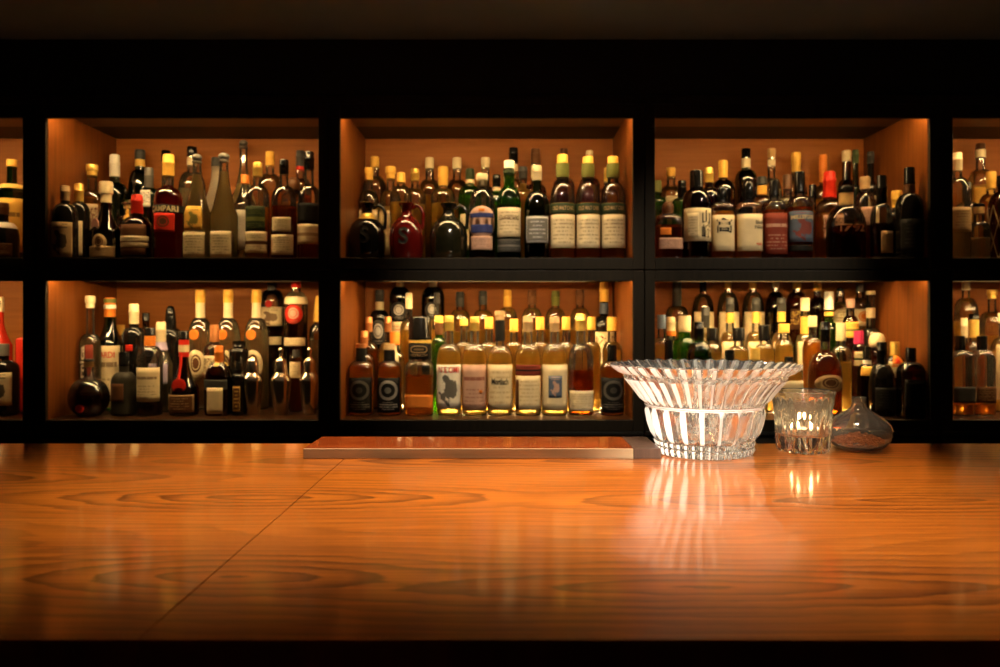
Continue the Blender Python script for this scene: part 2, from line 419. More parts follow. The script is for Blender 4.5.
for key, i, up, lab in CABS:
    x0, x1 = fx(GAPS[i]) + .0015, fx(GAPS[i + 1]) - .0015
    if up: zb, zt, zf = UP[0], UP[1], FLOOR_U
    else: zb, zt, zf = LO[0], LO[1], FLOOR_L
    zc = (fz(105.6) if up else LO[1] - .005)          # underside of the top board
    if not up: zt = LO[1]
    lip = fz(118) if up else fz(281)
    tl = TH if i != 3 else .030
    tr = TH if i != 1 else .029
    c = empty('shelf_cabinet', ((x0 + x1) / 2, (F + BACK) / 2, zb))
    tag(c, lab, 'cabinet', 'back bar shelf cabinets')
    def P(name, a0, a1, b0, b1, c0, c1, m, bev=0.0, c=c):
        o = box(name, a0, a1, b0, b1, c0, c1, m, None, bev)
        o.data.transform(__import__('mathutils').Matrix.Translation(-Vector(c.location)))
        o.parent = c
        return o
    f0 = F + .014
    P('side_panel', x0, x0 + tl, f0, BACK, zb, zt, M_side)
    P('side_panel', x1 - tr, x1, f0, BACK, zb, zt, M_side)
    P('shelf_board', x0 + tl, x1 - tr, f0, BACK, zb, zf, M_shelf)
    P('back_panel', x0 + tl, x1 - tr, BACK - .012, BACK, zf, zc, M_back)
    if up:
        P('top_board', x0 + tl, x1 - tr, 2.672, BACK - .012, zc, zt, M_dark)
        P('front_top_board', x0 + tl, x1 - tr, f0, 2.672, zc, zt, M_front_top)  # top board in two tones: brown in front, black behind
    else:
        P('top_board', x0 + tl, x1 - tr, f0, BACK - .012, zc, zt, M_dark)
    fr = bmesh.new()
    add_box(fr, x0, x0 + tl, F, f0, zb, zt, .0015); add_box(fr, x1 - tr, x1, F, f0, zb, zt, .0015)
    add_box(fr, x0 + tl, x1 - tr, F, f0, zb, zf, .0015); add_box(fr, x0 + tl, x1 - tr, F, f0, lip, zt, .0015)
    o = mesh_obj('front_frame', fr, M_frame, None, False); o.data.transform(__import__('mathutils').Matrix.Translation(-Vector(c.location))); o.parent = c
    zs = zc - .001
    P('light_strip', x0 + tl + .004, x1 - tr - .004, f0 + .003, f0 + .021, zs - .008, zs, M_strips[key])
    if key in FILL_REAR:
        P('rear_fill_strip', x0 + tl + .12, x1 - tr - .12, 2.604, 2.622, zs - .006, zs, emission('rear_fill_glow', LED_COLOR, LED_POWER * FILL_REAR[key]))
        ch_ = bmesh.new()  # added baffle: hides the rear strip and keeps its light off the back
        for u0, u1, dz in ((2.594, 2.599, .0155), (2.627, 2.632, .018)): add_box(ch_, x0 + tl, x1 - tr, u0, u1, zs - dz, zs)
        o = mesh_obj('fill_baffle', ch_, M_matte, None, False); o.data.transform(__import__('mathutils').Matrix.Translation(-Vector(c.location))); o.parent = c
    if key in FILL_BASE:
        v_, a_, b_ = FILL_BASE[key]
        P('shelf_fill_strip', px_x(a_, 2.672), px_x(b_, 2.672), 2.668, 2.676, zf + .0005, zf + .006, emission('shelf_fill_glow', LED_COLOR, LED_POWER * v_))
    BAYS[key] = (x0 + tl, x1 - tr, zf)
for i in range(5):
    x0, x1 = fx(GAPS[i]) + .0015, fx(GAPS[i + 1]) - .0015
    b = empty('base_cabinet', ((x0 + x1) / 2, (F + BACK) / 2, 0))
    tag(b, 'plain black base cabinet in the dark below the lit shelves', 'cabinet', 'black base cabinets below the shelves')
    m = bmesh.new(); cx_ = (x0 + x1) / 2; cy_ = (F + BACK) / 2
    add_box(m, x0 - cx_, x1 - cx_, F + .03 - cy_, BACK - cy_, 0, LO[0] - .012, .002); mesh_obj('carcass', m, M_dark, b, False)
    m = bmesh.new(); add_box(m, x0 - cx_, x1 - cx_, F - cy_, BACK - cy_, LO[0] - .012, LO[0] - .001, .002); mesh_obj('top_board', m, M_dark, b, False)
    for s in (-1, 1):
        m = bmesh.new(); w = (x1 - x0) / 2
        add_box(m, min(s * .002, s * (w - .003)), max(s * .002, s * (w - .003)), F + .010 - cy_, F + .03 - cy_, .08, LO[0] - .02, .002)
        mesh_obj('door', m, M_frame, b, False)

# ------------------------------------------------------------------ the bar counter
def wy(py): return (EYE - COUNTER) * FPX / (py - HY)     # distance of a point of the counter top
Y0, Y1, SEAM = wy(640), wy(443.5), -.208
M_counter = counter_wood('varnished_oak')
bar = tag(empty('bar_counter', (0, (Y0 + Y1) / 2, 0)), 'long varnished orange-brown wooden bar counter running across the foreground', 'counter')
yc = (Y0 + Y1) / 2
for a, b in ((-2.2, SEAM - .0004), (SEAM + .0004, 2.2)):
    m = bmesh.new(); add_box(m, a, b, Y0 - yc, Y1 - yc, COUNTER - .05, COUNTER)
    mesh_obj('worktop', m, M_counter, bar, False)
m = bmesh.new(); add_box(m, -2.2, 2.2, Y0 + .16 - yc, Y1 - .06 - yc, 0, COUNTER - .05); mesh_obj('base_panel', m, M_dark, bar, smooth=False)

# long low board on the far edge of the counter
M_redwood = wood('red_stained_wood', (.13, .017, .003), (.30, .055, .010), 'x', .25, coat=.25)
M_edge = wood('worn_board_edge', (.30, .19, .10), (.46, .31, .18), 'x', .35)
M_endgrain = wood('dark_end_block', (.035, .018, .012), (.11, .06, .04), 'z', .4, 1.4)
bx0, bx1, by0, by1, bt = px_x(303, wy(459)), px_x(661, wy(459)), wy(459), 1.166, .0135
brd = tag(empty('serving_board', (bx0, by0, COUNTER)), 'long low red-stained board lying along the far edge of the bar counter', 'board')
m = bmesh.new(); add_box(m, 0, bx1 - bx0 - .036, .004, by1 - by0, 0, bt, .0008); mesh_obj('board', m, M_redwood, brd, False)
m = bmesh.new(); add_box(m, 0, bx1 - bx0 - .036, 0, .0038, 0, bt, .0008); tag(mesh_obj('front_edging', m, M_edge, brd, False), 'pale worn front edge')
m = bmesh.new(); add_box(m, bx1 - bx0 - .0355, bx1 - bx0, 0, by1 - by0, 0, bt, .0008); tag(mesh_obj('end_block', m, M_endgrain, brd, False), 'dark end block')

# ------------------------------------------------------------------ crystal on the counter
def real_glass(name, ior=1.52, rough=0.0, haze=0.0, color=(.98, .98, .96)):
    t = NT(name); g = t.n('ShaderNodeBsdfGlass'); g.inputs['IOR'].default_value = ior; g.inputs['Roughness'].default_value = rough; g.inputs['Color'].default_value = (*color, 1)
    if haze <= 0: return t.done(g.outputs[0])
    d = t.n('ShaderNodeBsdfTranslucent'); d.inputs[0].default_value = (.95, .93, .9, 1)
    df = t.n('ShaderNodeBsdfDiffuse'); df.inputs[0].default_value = (.95, .93, .9, 1)
    a = t.n('ShaderNodeMixShader'); a.inputs[0].default_value = .72; t.link(d.outputs[0], a.inputs[1]); t.link(df.outputs[0], a.inputs[2])
    m = t.n('ShaderNodeMixShader'); m.inputs[0].default_value = haze; t.link(g.outputs[0], m.inputs[1]); t.link(a.outputs[0], m.inputs[2])
    return t.done(m.outputs[0])
M_crystal = real_glass('cut_crystal', 1.54, 0, .03)
M_bright_facet = real_glass('whitened_facets', 1.54, .10, .75)
M_tumbler = real_glass('tumbler_glass', 1.5, .03, .012)
M_flask = real_glass('flask_glass', 1.5, 0, .06)

BY = 1.10
S = BY / FPX                 # metres per pixel at the crystal
def zz(py): return EYE + (HY - py) * S - COUNTER
bowl_c = (px_x(704, BY), BY)
def make_bowl():
    """trumpet bowl of 26 cut wedges: block foot, V-cut flutes to a ring, long petals under a scalloped rim"""
    seg = 160
    # (radius px, height px, cut depth, wedges): outer profile from the foot up
    prof = [(43.5, 459.2, 0, 40), (45.6, 458.2, .03, 40), (46.6, 453.5, .06, 40), (46.8, 451.5, .02, 40), (46.2, 450.6, .0, 40), (47.0, 449.6, .03, 40), (47.4, 446.2, .05, 40), (47.0, 445.2, .0, 40),
            (48.6, 443.6, .02, 20), (50, 438, .075, 20), (52.5, 428, .09, 20), (55, 418, .075, 20), (56.6, 413.2, .02, 20), (56.0, 412.2, .0, 20), (58.6, 411.2, .0, 20), (58.8, 410.0, .0, 20), (58.0, 409.0, .01, 40),
            (61.0, 404.5, .055, 40), (64.5, 398.5, .065, 40), (69.5, 391.8, .065, 40), (75.5, 385.2, .05, 40), (79.3, 381.4, .012, 40), (80.0, 380.4, .0, 40), (82.5, 378.4, .04, 40), (87.2, 374.3, .045, 40), (90.6, 371.3, .03, 40), (91.6, 370.2, .012, 40)]
    base = 459.6
    bm = bmesh.new(); rings = []
    def tri(k, n):                                    # 1 at a wedge's ridge, -1 in its valley
        u = (k % (seg // n)) / (seg // n)
        return 1 - 4 * min(u, 1 - u)
    for rp, py, a, n in prof:
        z = (base - py) * S
        ring = []
        for k in range(seg):
            r = rp * S * (1 + a * tri(k, n)); ang = 2 * PI * k / seg
            ring.append(bm.verts.new((r * math.cos(ang), r * math.sin(ang), z + (.0012 * tri(k, 40) if py < 371 else 0))))
        rings.append(ring)
    inner = [(89.6, 371.0), (85, 374.8), (79, 379.6), (72, 385.5), (66, 391.5), (60, 398.5), (55, 406), (51.5, 414), (49, 424), (46, 434), (43, 441), (36, 444.6), (22, 446.2), (6, 446.6)]
    for rp, py in inner:
        z = (base - py) * S
        rings.append([bm.verts.new((rp * S * math.cos(2 * PI * k / seg), rp * S * math.sin(2 * PI * k / seg), z)) for k in range(seg)])
    for i, (A, B) in enumerate(zip(rings[:-1], rings[1:])):
        for k in range(seg):
            j = (k + 1) % seg
            f = bm.faces.new((A[k], A[j], B[j], B[k]))
            if i < len(prof) - 1:
                n = prof[i + 1][3]; u = (k + .5) % (seg // n) / (seg // n)
                if prof[i + 1][2] > .012 and u < .30: f.material_index = 1       # one face per wedge whitened to stand for lamp glints
                if 12 <= i <= 14: f.material_index = 1                            # the ring cut round the waist
    bm.faces.new(rings[-1]); bm.faces.new(list(reversed(rings[0])))
    o = mesh_obj('crystal_bowl', bm, [M_crystal, M_bright_facet], None, False)
    o.location = (bowl_c[0], bowl_c[1], COUNTER + .0005)
    return tag(o, 'large flared cut crystal bowl sparkling on the bar counter', 'bowl')
make_bowl()

TY = 1.118
def make_tumbler():
    s = TY / FPX; N = 22; SUB = 4; seg = N * SUB; bm = bmesh.new(); rings = []
    prof = [(22.0, 454.4, 0), (23.6, 453.4, .02), (24.6, 450, .05), (25.2, 440, .055), (25.8, 430, .05), (26.4, 424, .03), (27.0, 418, .02), (27.8, 412, .012), (29.0, 404.5, .004), (29.4, 402, 0), (30.6, 395.5, 0), (30.9, 394.2, 0), (30.4, 393.8, 0),
            (29.8, 394.6, 0), (28.0, 404, 0), (26.2, 413, 0), (24.6, 421, 0), (23.2, 430, 0), (22.4, 436, 0), (20, 438.3, 0), (4, 438.8, 0)]
    for rp, py, a in prof:
        ring = []
        for k in range(seg):
            u = (k % SUB) / SUB; tr = 1 - 4 * min(u, 1 - u); ang = 2 * PI * k / seg
            r = rp * s * (1 + a * tr)
            ring.append(bm.verts.new((r * math.cos(ang), r * math.sin(ang), (454.4 - py) * s)))
        rings.append(ring)
    for A, B in zip(rings[:-1], rings[1:]):
        for k in range(seg):
            j = (k + 1) % seg; bm.faces.new((A[k], A[j], B[j], B[k]))
    bm.faces.new(rings[-1]); bm.faces.new(list(reversed(rings[0])))
    o = mesh_obj('tumbler', bm, M_tumbler, None, True, 25)
    o.location = (px_x(803, TY), TY, COUNTER + .0005)
    tag(o, 'fluted glass tumbler holding a lit candle beside the crystal bowl', 'glass')
    zb = (454.4 - 438.4) * s + COUNTER + .0012
    c = tag(empty('tealight_candle', (px_x(803, TY), TY, zb)), 'small lit tealight candle burning inside the fluted tumbler', 'candle')
    lathe('cup', [(.0150, 0), (.0162, .001), (.0164, .0075), (.0160, .0078), (.0156, .0072), (.0154, .006)], paint('silver', .25, .9), c)
    wax = NT('candle_wax'); p = wax.n('ShaderNodeBsdfPrincipled'); p.inputs['Base Color'].default_value = (.9, .8, .6, 1); p.inputs['Subsurface Weight'].default_value = .6; p.inputs['Subsurface Scale'].default_value = .01; p.inputs['Roughness'].default_value = .3
    lathe('wax', [(.0150, .0012), (.0152, .0050), (.012, .0056), (.004, .0052)], wax.done(p.outputs[0]), c)
    lathe('wick', [(.0006, .0052), (.0007, .0075), (.0004, .0090)], paint('black'), c, seg=8)
    fl = lathe('flame', [(.0004, .0080), (.0038, .0090), (.0052, .0112), (.0044, .0138), (.0022, .0160), (.0003, .0178)], emission('candle_flame', (1.0, .68, .30), 420), c, seg=14)
    d = bpy.data.lights.new('candle_light', 'POINT'); d.energy = .55; d.color = (1, .62, .28); d.shadow_soft_size = .005
    l = bpy.data.objects.new('candle_light', d); COL.objects.link(l); l.location = (0, 0, .025); l.parent = c
make_tumbler()

def make_flask():
    y = 1.135; s = y / FPX
    o_prof = [(18, 452.8), (20, 452.4), (25, 449), (29.3, 443), (31.0, 437), (31.0, 432), (29.5, 427.5), (25, 423), (18, 418), (11.5, 414.2), (8.0, 411.0), (6.8, 407), (6.6, 402.5), (7.0, 401.0), (6.6, 400.6),
              (5.7, 401.2), (5.6, 407), (7.0, 411.6), (10.8, 415.0), (17.4, 418.9), (24.2, 423.8), (28.6, 428.1), (30.1, 432.2), (30.1, 437), (28.4, 442.6), (24.2, 448.0), (17.5, 450.9), (3, 451.2)]
    bm = bmesh.new(); seg = 48; rings = []
    for rp, py in o_prof:
        rings.append([bm.verts.new((rp * s * math.cos(2 * PI * k / seg), rp * s * math.sin(2 * PI * k / seg), (452.8 - py) * s)) for k in range(seg)])
    for A, B in zip(rings[:-1], rings[1:]):
        for k in range(seg):
            j = (k + 1) % seg; bm.faces.new((A[k], A[j], B[j], B[k]))
    bm.faces.new(rings[-1]); bm.faces.new(list(reversed(rings[0])))
    o = mesh_obj('glass_flask', bm, M_flask, None, True, 60); o.location = (px_x(859, y), y, COUNTER + .0005)
    tag(o, 'squat round clear glass flask with a short narrow neck beside the tumbler', 'flask')
    # coarse rust-coloured grains heaped inside
    rnd = random.Random(4); bm = bmesh.new()
    for i in range(420):
        a = rnd.uniform(0, 2 * PI); q = math.sqrt(rnd.random()) * 24; top = 13.0 * (1 - (q / 27) ** 2)
        h = rnd.uniform(0, 1) ** .6 * top
        # grains keep inside the glass wall
        zp = 3.9 + h + max(0, (q - 14) * .22)
        g = bmesh.ops.create_icosphere(bm, subdivisions=1, radius=rnd.uniform(.9, 1.7) * s)['verts']
        for v in g:
            v.co = Vector((v.co.x * rnd.uniform(.8, 1.2) + q * s * math.cos(a), v.co.y + q * s * math.sin(a), v.co.z * .8 + zp * s))
    gr = mesh_obj('salt_grains', bm, principled('rust_grains', (.75, .25, .10), .5, noise=.5, scale=180), None, False)
    gr.location = (px_x(859, y), y, COUNTER + .0005)
    tag(gr, 'heap of coarse rust-pink grains inside the squat glass flask', 'grains', kind='stuff')
make_flask()
# ------------------------------------------------------------------ bottles
ROW = {0: 2.535, 1: 2.628, 2: 2.715, 3: 2.798}
BAYNAME = dict(UA='upper cabinet at the photo edge', UL='grappa cabinet', UM='jug cabinet', UR='bourbon cabinet', UZ='upper cabinet at the photo edge', LA='lower cabinet', LL='shaker cabinet', LM='whisky cabinet', LR='bowl cabinet', LZ='lower cabinet')
GROUPS = dict(UA='bottles in the cut-off upper cabinet by the yellow label', UL='bottles in the cabinet with the red aperitif', UM='bottles in the cabinet with the ceramic jugs', UR='bottles in the cabinet with the red wax bottle',
    UZ='bottles in the cut-off upper cabinet by the netted bottle', LA='bottles in the cut-off lower cabinet by the red bottle', LL='bottles in the cabinet with the steel shakers', LM='bottles in the cabinet packed with pale whisky',
    LR='bottles in the cabinet behind the crystal bowl', LZ='bottles in the cut-off lower cabinet by the square bottles')
SPECS = []
DEBUG = False
def bt(bay, px, top, w, row, label, **k):
    k.update(bay=bay, px=px, top=top, w=w, y=ROW[row] + k.pop('dy', 0), row=row, label=label)
    k['x'] = px_x(px, k['y']); k['r'] = w / 2 / FPX * k['y']
    SPECS.append(k)

def settle():
    """shrink bottles that would touch a neighbour or a cabinet side, the further row first"""
    for it in range(60):
        bad = False
        for i, a in enumerate(SPECS):
            x0, x1, _ = BAYS[a['bay']]
            if a['x'] - a['r'] < x0 + .002: a['x'] = x0 + .002 + a['r']
            if a['x'] + a['r'] > x1 - .002: a['x'] = x1 - .002 - a['r']
            back = BACK - .014 - a['r'] * a.get('dep', 1)
            if a['y'] > back: a['y'] = back
            for b in SPECS[i + 1:]:
                if a['bay'] != b['bay']: continue
                dx, dy = abs(a['x'] - b['x']), abs(a['y'] - b['y'])
                need = a['r'] + b['r'] + .0015
                sq = a.get('n', 2) > 2 or b.get('n', 2) > 2
                gap = (max(dx, dy) if sq and min(dx, dy) > .0 and max(dx, dy) >= need else math.hypot(dx, dy) - (.010 if sq and min(dx, dy) > .012 else 0))
                if gap < need:
                    bad = True
                    f = max(.93, gap / need)
                    if a['row'] == b['row']:
                        a['r'] *= f ** .5; b['r'] *= f ** .5
                    elif a['row'] > b['row']: a['r'] *= f
                    else: b['r'] *= f
        if not bad: break
    for a in SPECS:
        w0 = a['w'] / 2 / FPX * a['y']
        if DEBUG and (a['r'] < w0 * .86 or abs(a['x'] - px_x(a['px'], a['y'])) > .012): print('ADJ', a['bay'], a['px'], 'now', round(CX + a['x'] / a['y'] * FPX), 'w', a['w'], round(2 * a['r'] / a['y'] * FPX, 1))

def prof_body(s, H, R, nr, zsh, znk, ztop):
    sh = s.get('shape', 'std'); P = []
    if sh == 'globe':
        zc = znk * .46; P = [(R * .45, 0), (R * .55, .002)]
        for i in range(13):
            a = -PI / 2 * .78 + (PI / 2 * .78 + PI / 2 * .86) * i / 12
            hh = zc if a < 0 else (znk - zc)
            P.append((max(nr, R * math.cos(a) ** .8), zc + hh * math.sin(a) / (1 if a < 0 else math.sin(PI / 2 * .86)) * (1 if a > 0 else .98 / math.sin(PI / 2 * .78))))
        P = [p for i, p in enumerate(P) if i < 2 or p[1] > .002]
        P += [(nr, znk + .003, 0), (nr, ztop, 0)]
    elif sh == 'cone':
        P = [(R * .82, 0), (R * .96, .002), (R, .008), (R, zsh)]
        for i in range(1, 11):
            u = i / 10; e = 1 - (1 - u) ** 1.9
            P.append((R + (nr - R) * e, zsh + (znk - zsh) * u, 1 - u))
        P += [(nr, ztop, 0)]
    elif sh == 'jug':
        P = [(R * .84, 0), (R * .90, .003), (R * .95, H * .10), (R, H * .26), (R, H * .42), (R * .95, H * .53), (R * .80, H * .635), (R * .58, H * .705), (nr * 1.25, H * .765), (nr, H * .83), (nr * 1.05, H * .91), (nr * 1.5, H * .965), (nr * 1.55, H * .985), (nr * 1.3, H)]
    else:
        P = [(R * .80, 0), (R * .93, .0015), (R * .99, .006), (R, .012), (R, zsh)]
        for i in range(1, 9):
            a = PI / 2 * i / 8
            P.append((nr + (R - nr) * math.cos(a), zsh + (znk - zsh) * math.sin(a) ** (1.0 if sh == 'std' else .8), 1 - i / 8))
        zn = znk + (ztop - znk) * .5
        if ztop > znk + .004:
            P += [(nr * (1.12 if s.get('bulge') else .97), zn, 0), (nr * .95, ztop, 0)]
    return P

def radius_at(P, z):
    for a, b in zip(P[:-1], P[1:]):
        if a[1] <= z <= b[1] and b[1] > a[1]:
            return a[0] + (b[0] - a[0]) * (z - a[1]) / (b[1] - a[1])
    return P[-1][0]

def wrap(P, n, dep, ang, z, off):
    """point of a bottle's wall at an angle from the front"""
    r = radius_at(P, z) + off
    c, s_ = section(n, ang - PI / 2)
    return Vector((r * c, r * s_ * dep, z))

def patch(name, P, n, dep, z0, z1, half, mat, root, off=.0007, oval=False, full=False, u_off=0.0):
    bm = bmesh.new(); uv = bm.loops.layers.uv.new('UVMap')
    if full:
        half = PI
    else:
        half = math.asin(min(.995, half))
    nu, nv = (32 if full else 14), 6
    def ang(u): return (u - .5) * 2 * half + u_off
    if oval:
        cen = bm.verts.new(wrap(P, n, dep, u_off, (z0 + z1) / 2, off)); ring = []; uvs = []
        for i in range(24):
            a = 2 * PI * i / 24; u, v = .5 + .5 * math.cos(a), .5 + .5 * math.sin(a)
            ring.append(bm.verts.new(wrap(P, n, dep, ang(u), z0 + (z1 - z0) * v, off))); uvs.append((u, v))
        mid = [bm.verts.new(wrap(P, n, dep, ang(.5 + (u - .5) * .5), z0 + (z1 - z0) * (.5 + (v - .5) * .5), off)) for u, v in uvs]
        for i in range(24):
            j = (i + 1) % 24
            f = bm.faces.new((mid[i], ring[i], ring[j], mid[j]))
            for l, q in zip(f.loops, (tuple(.5 + (c - .5) * .5 for c in uvs[i]), uvs[i], uvs[j], tuple(.5 + (c - .5) * .5 for c in uvs[j]))): l[uv].uv = q
            f = bm.faces.new((cen, mid[i], mid[j]))
            for l, q in zip(f.loops, ((.5, .5), tuple(.5 + (c - .5) * .5 for c in uvs[i]), tuple(.5 + (c - .5) * .5 for c in uvs[j]))): l[uv].uv = q
    else:
        g = [[bm.verts.new(wrap(P, n, dep, ang(i / nu), z0 + (z1 - z0) * j / nv, off)) for i in range(nu + 1)] for j in range(nv + 1)]
        for j in range(nv):
            for i in range(nu):
                f = bm.faces.new((g[j][i], g[j][i + 1], g[j + 1][i + 1], g[j + 1][i]))
                for l, q in zip(f.loops, ((i, j), (i + 1, j), (i + 1, j + 1), (i, j + 1))): l[uv].uv = (q[0] / nu, q[1] / nv)
    me = bpy.data.meshes.new(name)
    bm.to_mesh(me); bm.free(); me.materials.append(mat); me.shade_smooth()
    o = bpy.data.objects.new(name, me); COL.objects.link(o); o.parent = root
    md = o.modifiers.new('paper', 'SOLIDIFY'); md.thickness = .0004; md.offset = 1
    return o

FONT_CACHE = {}
def text_mesh(txt):
    c = bpy.data.curves.new('lettering', 'FONT'); c.body = txt; c.align_x = 'CENTER'; c.space_line = .95; c.offset = .022
    o = bpy.data.objects.new('lettering', c); COL.objects.link(o)
    dg = bpy.context.evaluated_depsgraph_get()
    me = bpy.data.meshes.new_from_object(o.evaluated_get(dg))
    bpy.data.objects.remove(o); bpy.data.curves.remove(c)
    return me

def lettering(P, n, dep, R, txt, z0, z1, u0, u1, col, root, vert=False, off=.0016):
    me = text_mesh(txt)
    bm = bmesh.new(); bm.from_mesh(me); bpy.data.meshes.remove(me)
    if vert:
        for v in bm.verts: v.co = Vector((-v.co.y, v.co.x, 0))
    bmesh.ops.triangulate(bm, faces=bm.faces[:])
    xs = [v.co.x for v in bm.verts]; ys = [v.co.y for v in bm.verts]
    ax, bx, ay, by = min(xs), max(xs), min(ys), max(ys)
    for v in bm.verts:
        u = u0 + (u1 - u0) * (v.co.x - ax) / (bx - ax); z = z0 + (z1 - z0) * (v.co.y - ay) / (by - ay)
        v.co = wrap(P, n, dep, math.asin(max(-.98, min(.98, u))), z, off)
    me = bpy.data.meshes.new('lettering'); bm.to_mesh(me); bm.free(); me.materials.append(paint(col, .5))
    o = bpy.data.objects.new('lettering', me); COL.objects.link(o); o.parent = root
    return o

def cap_prof(kind, r, z0, z1, nr):
    h = z1 - z0
    if kind == 'foil':
        return [(r * .98, z0), (r, z0 + h * .03), (r, z0 + h * .55), (r * 1.06, z0 + h * .57), (r * 1.06, z0 + h * .63), (r * .98, z0 + h * .65), (r * .97, z0 + h * .93), (r * .86, z1), (r * .3, z1)]
    if kind == 'cork':
        return [(nr * 1.0, z0), (nr * 1.0, z0 + h * .40), (r, z0 + h * .43), (r * 1.04, z0 + h * .5), (r * 1.04, z0 + h * .92), (r * .93, z1), (r * .3, z1)]
    if kind == 'ball':
        P = [(nr * 1.1, z0), (nr * 1.15, z0 + h * .12), (nr * .9, z0 + h * .2)]
        return P + [(max(.0008, r * math.cos(-1.1 + 2.6 * i / 9)), z0 + h * .58 + h * .42 * math.sin(-1.1 + 2.6 * i / 9)) for i in range(10)]
    if kind == 'dome':
        return [(nr * 1.05, z0), (r * .92, z0 + h * .1), (r, z0 + h * .3), (r * .97, z0 + h * .6), (r * .78, z0 + h * .86), (r * .4, z1)]
    if kind == 'flat':
        return [(nr * .95, z0), (nr * .95, z0 + h * .66), (r, z0 + h * .68), (r * 1.02, z0 + h * .74), (r * 1.02, z0 + h * .95), (r * .96, z1), (r * .3, z1)]
    if kind == 'wax':
        return [(r * 1.08, z0), (r * 1.12, z0 + h * .06), (r * .98, z0 + h * .55), (r * 1.10, z0 + h * .60), (r * 1.10, z0 + h * .72), (r * .95, z0 + h * .76), (r * .95, z0 + h * .94), (r * .8, z1), (r * .3, z1)]
    if kind == 'point':
        return [(r * 1.1, z0), (r * 1.05, z0 + h * .3), (r * .85, z0 + h * .75), (r * .62, z0 + h * .95), (r * .3, z1)]
    return [(r, z0), (r * 1.03, z0 + h * .02), (r * 1.03, z0 + h * .10), (r, z0 + h * .13), (r, z0 + h * .94), (r * .92, z1), (r * .3, z1)]

